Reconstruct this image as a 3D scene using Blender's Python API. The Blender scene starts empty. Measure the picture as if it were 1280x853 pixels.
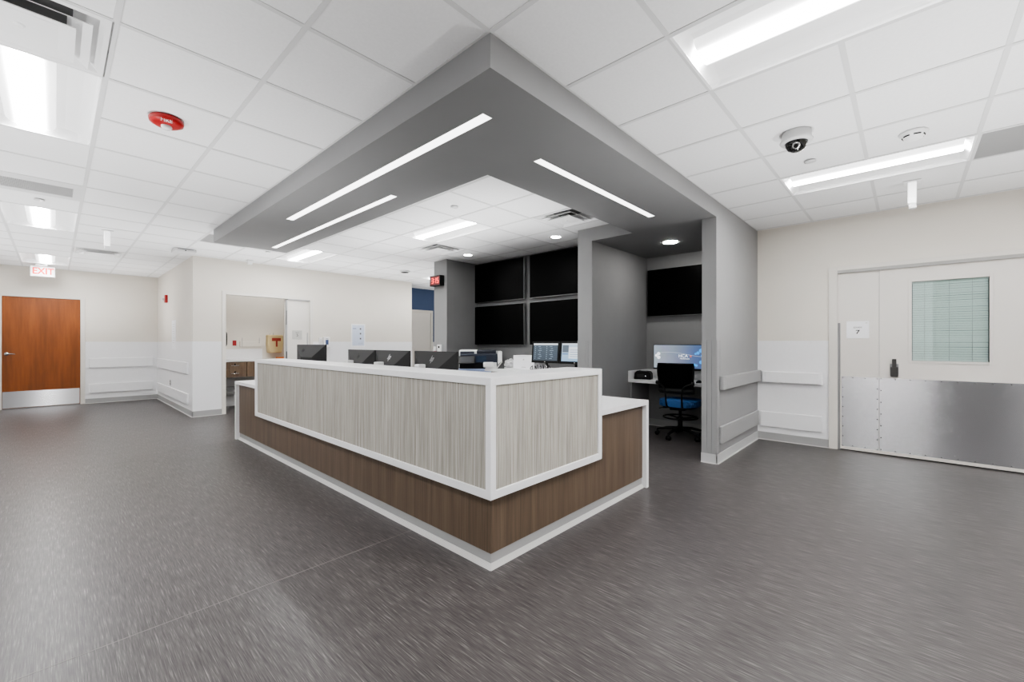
import bpy, bmesh, math, random
from mathutils import Matrix, Vector
random.seed(7)
PI = math.pi
scene = bpy.context.scene
COL = scene.collection

# ------------------------------------------------------------------ helpers
def lin(c):
    c = c / 255.0
    return c / 12.92 if c <= 0.04045 else ((c + 0.055) / 1.055) ** 2.4
def rgb(r, g=None, b=None):
    if g is None: g = b = r
    return (lin(r), lin(g), lin(b), 1.0)

def mat(name, col, rough=0.5, metal=0.0, emit=None, estr=0.0, spec=0.5, coat=0.0):
    m = bpy.data.materials.new(name); m.use_nodes = True
    p = m.node_tree.nodes['Principled BSDF']
    p.inputs['Base Color'].default_value = col
    p.inputs['Roughness'].default_value = rough
    p.inputs['Metallic'].default_value = metal
    p.inputs['Specular IOR Level'].default_value = spec
    p.inputs['Coat Weight'].default_value = coat
    if emit is not None:
        p.inputs['Emission Color'].default_value = emit
        p.inputs['Emission Strength'].default_value = estr
    return m

def nodes_of(m):
    nt = m.node_tree
    return nt, nt.nodes, nt.links, nt.nodes['Principled BSDF']

def noise_mat(name, scale, ramp, rough=0.5, detail=4.0, bump=0.0, layers=None, spec=0.5, nrough=0.6):
    """stretched-noise material in world coordinates; ramp = [(pos, col)...]"""
    m = mat(name, ramp[0][1], rough, spec=spec)
    nt, N, L, p = nodes_of(m)
    g = N.new('ShaderNodeNewGeometry')
    mp = N.new('ShaderNodeMapping'); mp.inputs['Scale'].default_value = scale
    L.new(g.outputs['Position'], mp.inputs['Vector'])
    nz = N.new('ShaderNodeTexNoise'); nz.inputs['Scale'].default_value = 1.0
    nz.inputs['Detail'].default_value = detail; nz.inputs['Roughness'].default_value = nrough
    L.new(mp.outputs['Vector'], nz.inputs['Vector'])
    fac = nz.outputs['Fac']
    if layers:
        for sc, w in layers:
            mp2 = N.new('ShaderNodeMapping'); mp2.inputs['Scale'].default_value = sc
            L.new(g.outputs['Position'], mp2.inputs['Vector'])
            n2 = N.new('ShaderNodeTexNoise'); n2.inputs['Scale'].default_value = 1.0; n2.inputs['Detail'].default_value = 3
            L.new(mp2.outputs['Vector'], n2.inputs['Vector'])
            mx = N.new('ShaderNodeMix'); mx.data_type = 'FLOAT'; mx.inputs['Factor'].default_value = w
            L.new(fac, mx.inputs['A']); L.new(n2.outputs['Fac'], mx.inputs['B'])
            fac = mx.outputs['Result']
    cr = N.new('ShaderNodeValToRGB')
    els = cr.color_ramp.elements
    els[0].position, els[0].color = ramp[0]
    els[1].position, els[1].color = ramp[-1]
    for pos, c in ramp[1:-1]:
        e = els.new(pos); e.color = c
    L.new(fac, cr.inputs['Fac']); L.new(cr.outputs['Color'], p.inputs['Base Color'])
    if bump:
        b = N.new('ShaderNodeBump'); b.inputs['Strength'].default_value = bump; b.inputs['Distance'].default_value = 0.002
        L.new(fac, b.inputs['Height']); L.new(b.outputs['Normal'], p.inputs['Normal'])
    return m

def glass_mat(name, tint=(0.93, 0.97, 0.96, 1), refl=0.07, rough=0.02):
    m = bpy.data.materials.new(name); m.use_nodes = True
    nt = m.node_tree; N = nt.nodes; L = nt.links; N.clear()
    out = N.new('ShaderNodeOutputMaterial'); mx = N.new('ShaderNodeMixShader')
    tr = N.new('ShaderNodeBsdfTransparent'); tr.inputs['Color'].default_value = tint
    gl = N.new('ShaderNodeBsdfGlossy'); gl.inputs['Roughness'].default_value = rough
    mx.inputs['Fac'].default_value = refl
    L.new(tr.outputs[0], mx.inputs[1]); L.new(gl.outputs[0], mx.inputs[2]); L.new(mx.outputs[0], out.inputs['Surface'])
    return m

def box(bm, x0, x1, y0, y1, z0, z1, bev=0.0, seg=2, M=None):
    b = bmesh.new() if (bev or M is not None) else bm
    vs = [b.verts.new((x, y, z)) for z in (z0, z1) for y in (y0, y1) for x in (x0, x1)]
    for f in ((0,2,3,1),(4,5,7,6),(0,1,5,4),(2,6,7,3),(0,4,6,2),(1,3,7,5)):
        b.faces.new([vs[i] for i in f])
    if b is not bm:
        if bev: bmesh.ops.bevel(b, geom=list(b.edges), offset=bev, segments=seg, profile=0.5, affect='EDGES')
        if M is not None: b.transform(M)
        merge(bm, b)
def merge(bm, b):
    me = bpy.data.meshes.new('tmp'); b.to_mesh(me); b.free(); bm.from_mesh(me); bpy.data.meshes.remove(me)
def prism(bm, pts, z0, z1, bev=0.0, M=None, seg=2):
    """polygon pts (ccw, xy) extruded z0..z1"""
    b = bmesh.new()
    lo = [b.verts.new((x, y, z0)) for x, y in pts]; hi = [b.verts.new((x, y, z1)) for x, y in pts]
    n = len(pts)
    b.faces.new(lo[::-1]); b.faces.new(hi)
    for i in range(n): b.faces.new((lo[i], lo[(i+1) % n], hi[(i+1) % n], hi[i]))
    if bev: bmesh.ops.bevel(b, geom=list(b.edges), offset=bev, segments=seg, profile=0.5, affect='EDGES')
    if M is not None: b.transform(M)
    merge(bm, b)
def lathe(bm, prof, seg=32, M=None):
    """prof [(r,z)...] about z; r==0 closes"""
    b = bmesh.new(); rings = []
    for r, z in prof:
        if r < 1e-6: rings.append([b.verts.new((0, 0, z))])
        else: rings.append([b.verts.new((r*math.cos(2*PI*i/seg), r*math.sin(2*PI*i/seg), z)) for i in range(seg)])
    for a, c in zip(rings, rings[1:]):
        for i in range(seg):
            j = (i+1) % seg
            if len(a) == 1 and len(c) == 1: continue
            if len(a) == 1: b.faces.new((a[0], c[i], c[j]))
            elif len(c) == 1: b.faces.new((a[i], a[j], c[0]))
            else: b.faces.new((a[i], a[j], c[j], c[i]))
    bmesh.ops.recalc_face_normals(b, faces=b.faces)
    for f in b.faces: f.smooth = True
    if M is not None: b.transform(M)
    merge(bm, b)
def tube(bm, pts, r, seg=10, closed=False, cap=True):
    pts = [Vector(p) for p in pts]; n = len(pts); b = bmesh.new(); rings = []
    up = None
    for i, p in enumerate(pts):
        if closed: t = pts[(i+1) % n] - pts[i-1]
        else: t = pts[min(i+1, n-1)] - pts[max(i-1, 0)]
        t.normalize()
        if up is None:
            up = Vector((0, 0, 1)) if abs(t.z) < 0.9 else Vector((1, 0, 0))
        s = t.cross(up)
        if s.length < 1e-4: s = t.cross(Vector((0.3, 1, 0.2)))
        s.normalize(); up = s.cross(t).normalized()
        rr = r[i] if isinstance(r, (list, tuple)) else r
        rings.append([b.verts.new(p + s*rr*math.cos(2*PI*k/seg) + up*rr*math.sin(2*PI*k/seg)) for k in range(seg)])
    rng = range(n) if closed else range(n-1)
    for i in rng:
        a, c = rings[i], rings[(i+1) % n]
        for k in range(seg): b.faces.new((a[k], a[(k+1) % seg], c[(k+1) % seg], c[k]))
    if cap and not closed:
        b.faces.new(rings[0][::-1]); b.faces.new(rings[-1])
    bmesh.ops.recalc_face_normals(b, faces=b.faces)
    for f in b.faces: f.smooth = True
    merge(bm, b)
def smooth_path(pts, n=6):
    P = [Vector(p) for p in pts]; out = []
    for i in range(len(P)-1):
        p0, p1, p2, p3 = P[max(i-1,0)], P[i], P[i+1], P[min(i+2,len(P)-1)]
        for k in range(n):
            t = k/n
            out.append(0.5*((2*p1)+(p2-p0)*t+(2*p0-5*p1+4*p2-p3)*t*t+(3*p1-p0-3*p2+p3)*t**3))
    out.append(P[-1]); return out

def obj(name, bm, m, parent=None, label=None):
    me = bpy.data.meshes.new(name); bm.to_mesh(me); bm.free()
    if m is not None: me.materials.append(m)
    o = bpy.data.objects.new(name, me); COL.objects.link(o)
    if parent is not None: o.parent = parent
    if label: o['label'] = label
    return o
def tag(o, label, cat, group=None):
    o['label'] = label; o['category'] = cat
    if group: o['group'] = group
    return o
def thing(name, label, cat, loc=(0,0,0), rot=(0,0,0), group=None):
    o = bpy.data.objects.new(name, None); COL.objects.link(o); o.empty_display_size = 0.1
    o.location = loc; o.rotation_euler = rot
    return tag(o, label, cat, group)
def struct(name, bm, m, parent=None, label=None, cat=None):
    o = obj(name, bm, m, parent)
    if parent is None:
        o['kind'] = 'structure'
        if label: o['label'] = label
        if cat: o['category'] = cat
    return o
def sthing(name, label, cat, loc=(0,0,0), rot=(0,0,0)):
    o = thing(name, label, cat, loc, rot); o['kind'] = 'structure'; return o
def B(*boxes, bev=0.0):
    bm = bmesh.new()
    for b in boxes: box(bm, *b, bev=bev)
    return bm
def lettering(body, size, m, parent, loc, name='lettering', extr=0.0006, align='CENTER', shear=0, sx=1.0, label=None, bold=0.0):
    cu = bpy.data.curves.new('txt', 'FONT'); cu.body = body; cu.size = size; cu.extrude = extr
    cu.offset = bold*size; cu.align_x = align; cu.align_y = 'CENTER'; cu.shear = shear
    t = bpy.data.objects.new('txt', cu); COL.objects.link(t)
    bpy.context.view_layer.update()
    me = bpy.data.meshes.new_from_object(t.evaluated_get(bpy.context.evaluated_depsgraph_get()))
    bpy.data.objects.remove(t); bpy.data.curves.remove(cu)
    me.materials.clear(); me.materials.append(m)
    o = bpy.data.objects.new(name, me); COL.objects.link(o); o.parent = parent; o.location = loc; o.scale = (sx, 1, 1)
    if label: o['label'] = label
    return o
def copy_tree(o, parent=None):
    c = o.copy(); COL.objects.link(c)
    if parent is not None: c.parent = parent
    for ch in list(o.children): copy_tree(ch, c)
    return c
FX = (PI/2, 0, -PI/2)      # local (right, up, out) for something mounted on a face that looks toward -X
FY = (PI/2, 0, 0)          # ... toward -Y

# ------------------------------------------------------------------ materials
M_tile = noise_mat('ceiling_tile', (60, 60, 60), [(0.2, rgb(224, 224, 224)), (0.8, rgb(232, 232, 232))], rough=0.9, spec=0.1)
M_grid = mat('grid_white', rgb(207), 0.6, spec=0.2)
M_beige = noise_mat('beige_paint', (3, 3, 3), [(0.2, rgb(216, 211, 202)), (0.8, rgb(220, 215, 206))], rough=0.6, spec=0.25)
M_wain = noise_mat('white_wainscot', (40, 40, 40), [(0.2, rgb(226, 226, 227)), (0.8, rgb(231, 231, 232))], rough=0.45, spec=0.3)
M_frame = mat('door_frame_paint', rgb(214, 210, 203), 0.45, spec=0.35)
M_doorpaint = mat('door_paint', rgb(215, 211, 205), 0.5, spec=0.3)
M_gray = noise_mat('gray_paint', (4, 4, 4), [(0.2, rgb(145, 145, 145)), (0.8, rgb(149, 149, 149))], rough=0.55, spec=0.3)
M_soffit_shade = noise_mat('soffit_underside_shade', (4, 4, 4), [(0.2, rgb(134, 134, 134)), (0.8, rgb(137, 137, 137))], rough=0.6, spec=0.25)  # wall grey darkened, so the soffit underside carries its shade in the colour
M_recess_shade = noise_mat('recess_shade_gray', (4, 4, 4), [(0.2, rgb(112, 112, 112)), (0.8, rgb(116, 116, 116))], rough=0.55, spec=0.3)  # same grey made darker: shade of the video recess put into the colour
M_graydk = noise_mat('dark_gray_paint', (4, 4, 4), [(0.2, rgb(142, 142, 142)), (0.8, rgb(146, 146, 146))], rough=0.55, spec=0.3)
M_grayrail = mat('gray_rail_vinyl', rgb(158), 0.45, spec=0.35)
M_whiterail = mat('white_rail_vinyl', rgb(229, 229, 230), 0.4, spec=0.35)
M_base = mat('cove_base', rgb(158, 158, 157), 0.5)
M_baselt = mat('cove_base_light', rgb(190, 190, 190), 0.5)
M_lip = mat('base_lip', rgb(206, 205, 203), 0.5)
M_white = noise_mat('solid_surface_white', (25, 25, 25), [(0.2, rgb(231, 231, 232)), (0.8, rgb(236, 236, 237))], rough=0.28, spec=0.45)
M_whiteplastic = mat('white_plastic', rgb(230), 0.4)
M_offwhite = mat('offwhite_plastic', rgb(205), 0.45)
M_black = mat('black_plastic', rgb(12), 0.45, spec=0.25)
M_blackmesh = mat('black_mesh_fabric', rgb(14), 0.8, spec=0.1)
M_darkgray = mat('dark_gray_plastic', rgb(36), 0.5, spec=0.3)
M_screenoff = mat('black_screen', rgb(2), 0.35, spec=0.06)
M_silver = mat('silver_trim', rgb(150), 0.35, 1.0)
M_chrome = mat('satin_chrome', rgb(190), 0.25, 1.0)
M_blue = mat('blue_upholstery', rgb(44, 92, 150), 0.6)
M_bluewall = noise_mat('blue_paint', (4, 4, 4), [(0.2, rgb(60, 77, 108)), (0.8, rgb(64, 81, 112))], rough=0.6)
M_red = mat('fire_red', rgb(160, 28, 28), 0.35)
M_redglow = mat('exit_red', rgb(200, 40, 34), 0.5, emit=rgb(232, 60, 50), estr=0.55)
M_exitface = mat('exit_face', rgb(235), 0.4, emit=rgb(255, 250, 246), estr=0.35)
M_led = mat('clock_led', rgb(255, 60, 50), 0.4, emit=rgb(255, 60, 55), estr=1.6)
M_ledbg = mat('clock_lens', rgb(70, 8, 10), 0.3, emit=rgb(120, 8, 12), estr=0.25)
M_lens = mat('troffer_lens', rgb(250), 0.5, emit=(1, 1, 1, 1), estr=26.0)
def lens_gradient(m, lo, hi):
    nt, N, L, p = nodes_of(m)
    tc = N.new('ShaderNodeTexCoord'); sx = N.new('ShaderNodeSeparateXYZ'); L.new(tc.outputs['Generated'], sx.inputs[0])
    a = N.new('ShaderNodeMath'); a.operation = 'MULTIPLY_ADD'; a.inputs[1].default_value = 2; a.inputs[2].default_value = -1; L.new(sx.outputs['X'], a.inputs[0])
    b = N.new('ShaderNodeMath'); b.operation = 'MULTIPLY'; L.new(a.outputs[0], b.inputs[0]); L.new(a.outputs[0], b.inputs[1])
    c = N.new('ShaderNodeMath'); c.operation = 'SUBTRACT'; c.inputs[0].default_value = 1.0; c.use_clamp = True; L.new(b.outputs[0], c.inputs[1])
    d = N.new('ShaderNodeMath'); d.operation = 'POWER'; d.inputs[1].default_value = 7.0; L.new(c.outputs[0], d.inputs[0])
    e = N.new('ShaderNodeMath'); e.operation = 'MULTIPLY_ADD'; e.inputs[1].default_value = hi; e.inputs[2].default_value = lo; L.new(d.outputs[0], e.inputs[0])
    L.new(e.outputs[0], p.inputs['Emission Strength'])
lens_gradient(M_lens, 1.0, 108.0)
M_reflector = mat('troffer_reflector', rgb(236), 0.5, spec=0.2)
M_strip = mat('linear_lens', rgb(240), 0.5, emit=(1, 0.99, 0.97, 1), estr=2.8)
M_can = mat('downlight_lens', rgb(250), 0.5, emit=(1, 0.98, 0.95, 1), estr=40.0)
M_can2 = mat('alcove_downlight_lens', rgb(250), 0.5, emit=(1, 0.98, 0.95, 1), estr=200.0)
M_glowwhite = mat('lit_white_lens', rgb(245), 0.4, emit=(1, 1, 1, 1), estr=0.6)
M_vent = mat('vent_gray', rgb(168), 0.6)
M_cavity = mat('vent_cavity', rgb(110), 0.8)
M_paper = mat('paper', rgb(236, 236, 238), 0.7)
M_ink = mat('print_ink', rgb(38), 0.6)
M_yellow = mat('sharps_yellow', rgb(203, 182, 138), 0.5)
M_orange = mat('orange_plastic', rgb(222, 120, 45), 0.5)
M_printernavy = mat('printer_navy', rgb(24, 32, 48), 0.4)
M_lavender = mat('printer_tray_blue', rgb(150, 165, 200), 0.45)
M_hplogo = mat('logo_silver', rgb(150), 0.4, 0.6)
M_hplogow = mat('logo_bright', rgb(225), 0.4)
M_bluewhite = mat('poster_blue', rgb(203, 212, 228), 0.6)
M_glass = glass_mat('pane_glass', refl=0.10)
M_blind = mat('blind_slat', rgb(216, 225, 222), 0.5)
M_plaque = mat('gray_plaque', rgb(186, 185, 180), 0.5)
M_bronze = mat('dark_bronze', rgb(72, 70, 68), 0.4, 0.5)

M_wood = noise_mat('cherry_door_wood', (22, 22, 1.6), [(0.25, rgb(100, 52, 20)), (0.5, rgb(130, 71, 27)), (0.75, rgb(150, 86, 36))], rough=0.4, detail=6, layers=[((4, 4, 0.9), 0.45)])
M_walnut = noise_mat('walnut_laminate', (90, 90, 2.0), [(0.25, rgb(70, 58, 48)), (0.5, rgb(97, 82, 68)), (0.75, rgb(120, 103, 88))], rough=0.42, detail=4, layers=[((14, 14, 0.7), 0.4)])
M_cabwood = noise_mat('cabinet_wood', (30, 30, 3.0), [(0.25, rgb(88, 70, 54)), (0.5, rgb(110, 90, 71)), (0.75, rgb(128, 106, 85))], rough=0.5)
M_fabric = noise_mat('striated_panel', (230, 230, 2.4), [(0.33, rgb(116, 112, 104)), (0.48, rgb(160, 156, 147)), (0.63, rgb(200, 197, 190))], rough=0.75, detail=5, nrough=0.7, layers=[((90, 90, 1.2), 0.35), ((420, 420, 4), 0.22)], spec=0.2)
M_floor = noise_mat('streaked_vinyl', (330, 10, 1), [(0.30, rgb(32, 29, 29)), (0.45, rgb(66, 62, 62)), (0.56, rgb(86, 82, 81)), (0.72, rgb(142, 138, 136))], rough=0.36, detail=2.0, nrough=0.6, layers=[((150, 5, 1), 0.40), ((3, 1.0, 1), 0.05)], spec=0.5)

def steel_mat():
    m = mat('brushed_steel', rgb(214, 214, 216), 0.30, 1.0)
    nt, N, L, p = nodes_of(m)
    p.inputs['Anisotropic'].default_value = 1.0
    uv = N.new('ShaderNodeUVMap'); uv.uv_map = 'uv'
    tg = N.new('ShaderNodeTangent'); tg.direction_type = 'UV_MAP'; tg.uv_map = 'uv'
    L.new(tg.outputs[0], p.inputs['Tangent'])
    g = N.new('ShaderNodeNewGeometry'); mp = N.new('ShaderNodeMapping'); mp.inputs['Scale'].default_value = (30, 30, 0.8)
    nz = N.new('ShaderNodeTexNoise'); nz.inputs['Scale'].default_value = 1; nz.inputs['Detail'].default_value = 3
    L.new(g.outputs['Position'], mp.inputs['Vector']); L.new(mp.outputs['Vector'], nz.inputs['Vector'])
    mr = N.new('ShaderNodeMapRange'); mr.inputs['To Min'].default_value = 0.21; mr.inputs['To Max'].default_value = 0.225
    L.new(nz.outputs['Fac'], mr.inputs['Value']); L.new(mr.outputs['Result'], p.inputs['Roughness'])
    return m
M_steel = steel_mat()

# ------------------------------------------------------------------ camera
VX1, VX2, HY = 68.0, 1134.6, 429.2
F = math.sqrt((640-VX1)*(VX2-640)); H = 1.26
fx = F / math.hypot(VX2-640, F); fy = F / math.hypot(VX1-640, F)
cd = bpy.data.cameras.new('camera'); cam = bpy.data.objects.new('camera', cd); COL.objects.link(cam)
cam.location = (0, 0, H); cam.rotation_euler = (PI/2, 0, math.atan2(fy, fx) - PI/2)
cd.sensor_width = 36; cd.lens = F/1280*36; cd.shift_y = (HY-426.5)/1280; cd.clip_start = 0.02
scene.camera = cam

# ------------------------------------------------------------------ room shell
C = 2.743
WZ = 1.29
struct('floor', B((-2.4, 8.6, -3.4, 12.7, -0.05, 0)), M_floor)
bm = bmesh.new()
for y in (2.445, 6.37): box(bm, -2.3, 1.655, y-0.0025, y+0.0025, -0.001, 0.0006)
obj('floor_seam', bm, mat('weld_rod', rgb(120, 116, 114), 0.5), bpy.data.objects['floor'])

GX = [0.195+0.6096*k for k in range(-4, 14)]
GY = [0.85+0.6096*k for k in range(-7, 20)]
troffers = {}   # (ix, iy) lower cell index; each covers iy, iy+1
def cell(x, y):
    return (round((x-0.195)/0.6096), round((y-0.85)/0.6096))
TROFF = [(-0.4146, 3.288), (-0.4146, 6.946), (-0.4146, 10.603), (2.0238, -0.369), (4.462, -0.369), (3.243, 3.898), (2.633, 6.946),
         (5.681, 6.946)]
DIFF = [(-0.4146, 2.6788), (3.8526, 2.6788), (3.8526, 5.117), (0.195, 9.384)]
GRILL = [(-0.4146, 5.7268), (4.462, -0.9788), (1.414, 6.946)]
skip = set(); tlow = set()
for x, y in TROFF:
    i, j = cell(x, y); tlow.add((i, j)); skip |= {(i, j), (i, j+1)}
for x, y in DIFF + GRILL: skip.add(cell(x, y))
bm = bmesh.new()
for a in range(-4, 14):
    for b in range(-7, 20):
        if (a, b) in skip: continue
        x0 = max(0.195+0.6096*a, -2.3); x1 = min(0.195+0.6096*(a+1), 8.5); y0 = max(0.85+0.6096*b, -3.3); y1 = min(0.85+0.6096*(b+1), 12.55)
        if x1 <= x0 or y1 <= y0: continue
        box(bm, x0+0.011, x1-0.011, y0+0.011, y1-0.011, C+0.004, C+0.02)
ceil = struct('ceiling', bm, M_tile)
bm = bmesh.new()
for x in GX:
    if -2.3 < x < 8.5: box(bm, x-0.0125, x+0.0125, -3.3, 12.55, C, C+0.012)
for y in GY:
    if -3.3 < y < 12.55:
        for x in GX[:-1]:
            if (round((x-0.195)/0.6096), round((y-0.85)/0.6096)-1) in tlow: continue
            box(bm, x+0.0125, x+0.6096-0.0125, y-0.0125, y+0.0125, C+0.0008, C+0.012)
obj('ceiling_grid', bm, M_grid, ceil)

def wall(name, segs, m, wain=None, wm=None):
    o = struct(name, B(*segs), m)
    if wain: obj('wainscot', B(*wain), wm or M_wain, o)
    return o
T = C + 0.02
# right wall (faces -X) with the wide sliding door
XR = 6.34
wall('wall_right', [(XR, XR+0.14, 0.694, 1.6, 0, T), (XR, XR+0.14, -1.08, 0.694, 2.165, T), (XR, XR+0.14, -3.4, -1.08, 0, T)], M_beige,
     [(XR-0.003, XR+0.001, 0.697, 1.455, 0.1, WZ), (XR-0.003, XR+0.001, -3.3, -1.085, 0.1, WZ)])
# grey partition ending in the pillar face
wp = wall('wall_partition', [(4.69, XR, 1.457, 1.602, 0, T)], M_gray)
obj('wainscot', B((4.80, XR-0.004, 1.4545, 1.4575, 0.1, WZ)), M_gray, wp)
bm = B((4.684, 4.6915, 1.4535, 1.500, 0.095, WZ), (4.684, 4.6915, 1.5035, 1.5485, 0.095, WZ), (4.684, 4.6915, 1.552, 1.606, 0.095, WZ), (4.69, 4.755, 1.4505, 1.4575, 0.095, WZ))
obj('corner_guard', bm, M_gray, wp)
# alcove + partition 2 + video wall recess
wall('wall_alcove', [(6.27, 6.41, 1.602, 2.97, 0, T)], M_graydk, [(6.267, 6.271, 1.605, 2.97, 0.1, 1.50)], M_graydk)
bm = B((4.705, 6.41, 2.972, 3.187, 0, T))
w2 = struct('wall_divider', bm, M_gray)
obj('side_tone', B((4.708, 6.27, 2.9695, 2.9725, 0, 2.575)), M_graydk, w2)
obj('corner_guard', B((4.699, 4.7065, 2.968, 3.02, 0.095, WZ), (4.699, 4.7065, 3.024, 3.06, 0.095, WZ), (4.699, 4.7065, 3.064, 3.191, 0.095, WZ)), M_gray, w2)
wall('wall_video', [(5.45, 5.57, 3.187, 5.97, 0, T)], M_recess_shade)
w3 = struct('wall_column', B((4.72, 6.41, 5.965, 6.33, 0, T)), M_gray)
obj('side_tone', B((4.723, 5.45, 5.9625, 5.966, 0, C)), M_recess_shade, w3)  # thin sheet giving the column side its painted-in shade
obj('corner_guard', B((4.714, 4.7215, 5.961, 6.02, 0.095, WZ), (4.714, 4.7215, 6.28, 6.334, 0.095, WZ)), M_gray, w3)
# front (wall with sliding exam door), exam room behind it, corridor beyond
YW = 8.88
wf = wall('wall_front', [(1.60, 2.015, YW, YW+0.14, 0, T), (3.585, 5.95, YW, YW+0.14, 0, T), (2.015, 3.585, YW, YW+0.14, 2.17, T)], M_beige,
     [(1.64, 2.013, YW-0.003, YW+0.001, 0.1, WZ), (3.587, 5.95, YW-0.003, YW+0.001, 0.1, WZ)])
obj('corner_guard', B((1.594, 1.64, YW-0.006, YW+0.001, 0.1, WZ), (1.594, 1.601, YW+0.001, YW+0.05, 0.1, WZ), (5.90, 5.956, YW-0.006, YW+0.001, 0.1, WZ)), M_wain, wf)
wall('wall_jog', [(1.60, 1.74, YW+0.14, 12.6, 0, T)], M_beige, [(1.597, 1.601, YW+0.05, 12.5, 0.1, WZ)])
YF = 12.5
wall('wall_far', [(-2.4, -0.73, YF, YF+0.14, 0, T), (-0.73, 0.425, YF, YF+0.14, 2.19, T), (0.425, 1.62, YF, YF+0.14, 0, T)], M_beige,
     [(0.428, 1.597, YF-0.003, YF+0.001, 0.1, WZ), (-2.2, -0.733, YF-0.003, YF+0.001, 0.1, WZ)])
wl = wall('wall_left', [(-2.4, -2.25, -0.46, 12.6, 0, T)], M_beige, [(-2.251, -2.247, -0.52, 12.5, 0.1, C)])  # out-of-view white sheet up to the ceiling, added to brighten the steel reflections
wall('unseen_dark_wall', [(-2.4, -0.60, -3.4, -0.46, 0, T)], mat('charcoal_paint', rgb(26), 0.7))  # unseen charcoal block, added to darken part of the steel plates' reflection
wall('wall_behind', [(-2.4, 6.48, -3.4, -3.25, 0, T)], M_beige, [(-2.2, 6.34, -3.251, -3.247, 0.1, WZ)])
wall('wall_exam', [(1.74, 4.4, 9.95, 10.05, 0, T), (4.3, 4.4, YW+0.14, 9.95, 0, T)], M_beige, [(1.74, 2.98, 9.946, 9.951, 0, 1.14)])
wb = wall('wall_corridor', [(5.81, 6.34, 9.75, 9.9, 0, T), (7.22, 8.5, 9.75, 9.9, 0, T), (6.34, 7.22, 9.75, 9.9, 2.165, T), (5.81, 5.95, YW+0.14, 9.75, 0, T)], M_bluewall,
     [(5.95, 6.34, 9.747, 9.751, 0.1, WZ), (7.22, 8.4, 9.747, 9.751, 0.1, WZ)])
wall('wall_corridor_end', [(8.4, 8.5, 6.33, 9.75, 0, T), (6.41, 8.5, 6.2, 6.33, 0, T)], M_beige)

# cove bases
def baseboard(name, runs, m=M_base):
    """runs: (axis, fixed, a, b, out) ; thickness grows toward 'out' sign"""
    bm = bmesh.new(); bl = bmesh.new()
    for ax, f, a, b, s in runs:
        t0, t1 = sorted((f, f+s*0.008)); l0, l1 = sorted((f, f+s*0.02))
        if ax == 'X': box(bm, t0, t1, a, b, 0, 0.10); box(bl, l0, l1, a, b, 0, 0.008)
        else: box(bm, a, b, t0, t1, 0, 0.10); box(bl, a, b, l0, l1, 0, 0.008)
    o = struct(name, bm, m); obj('base_lip', bl, M_lip, o); return o
baseboard('baseboard_right', [('X', XR, 0.694, 1.457, -1), ('X', XR, -3.25, -1.08, -1)])
baseboard('baseboard_partition', [('Y', 1.457, 4.682, XR-0.008, -1), ('X', 4.69, 1.449, 1.61, -1)], M_baselt)
baseboard('baseboard_alcove', [('X', 6.267, 1.602, 2.97, -1), ('Y', 2.97, 4.70, 6.26, -1), ('X', 4.705, 2.965, 3.19, -1)], M_base)
baseboard('baseboard_column', [('X', 4.72, 5.957, 6.33, -1), ('Y', 5.9625, 4.72, 5.45, -1)], M_base)
baseboard('baseboard_front', [('Y', YW, 1.592, 2.015, -1), ('Y', YW, 3.585, 5.95, -1)])
baseboard('baseboard_jog', [('X', 1.60, YW-0.008, YF, -1)])
baseboard('baseboard_far', [('Y', YF, 0.425, 1.592, -1)])

# ------------------------------------------------------------------ soffit over the counter
SZ = 2.575
bm = bmesh.new()
prism(bm, [(1.415,1.457),(4.69,1.457),(4.69,1.602),(6.27,1.602),(6.27,2.971),(4.70,2.971),(4.70,2.405),(2.305,2.405),(2.305,6.635),(1.415,6.635)], SZ, C+0.015)
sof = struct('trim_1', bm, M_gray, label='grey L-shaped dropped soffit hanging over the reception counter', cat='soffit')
sof.data.materials.append(M_soffit_shade)
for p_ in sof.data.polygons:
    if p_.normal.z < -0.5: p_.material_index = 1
def linear_light(x0, x1, y0, y1, label):
    t = thing('linear_light', label, 'ceiling light', ((x0+x1)/2, (y0+y1)/2, SZ), group='recessed strip lights in the grey soffit')
    a, b = (x1-x0)/2, (y1-y0)/2
    obj('lens', B((-a, a, -b, b, -0.002, 0.0)), M_strip, t)
    obj('housing', B((-a-0.004, -a, -b-0.004, b+0.004, -0.0025, 0), (a, a+0.004, -b-0.004, b+0.004, -0.0025, 0), (-a, a, -b-0.004, -b, -0.0025, 0), (-a, a, b, b+0.004, -0.0025, 0)), M_grayrail, t)
linear_light(1.668, 1.738, 1.777, 4.81, 'long white strip light in the soffit, nearest its outer left edge')
linear_light(2.030, 2.090, 3.35, 6.39, 'white strip light in the soffit\'s left arm, nearest the white ceiling opening')
linear_light(2.357, 4.22, 1.913, 1.977, 'white strip light in the soffit\'s right arm, pointing to the grey alcove')

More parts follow.
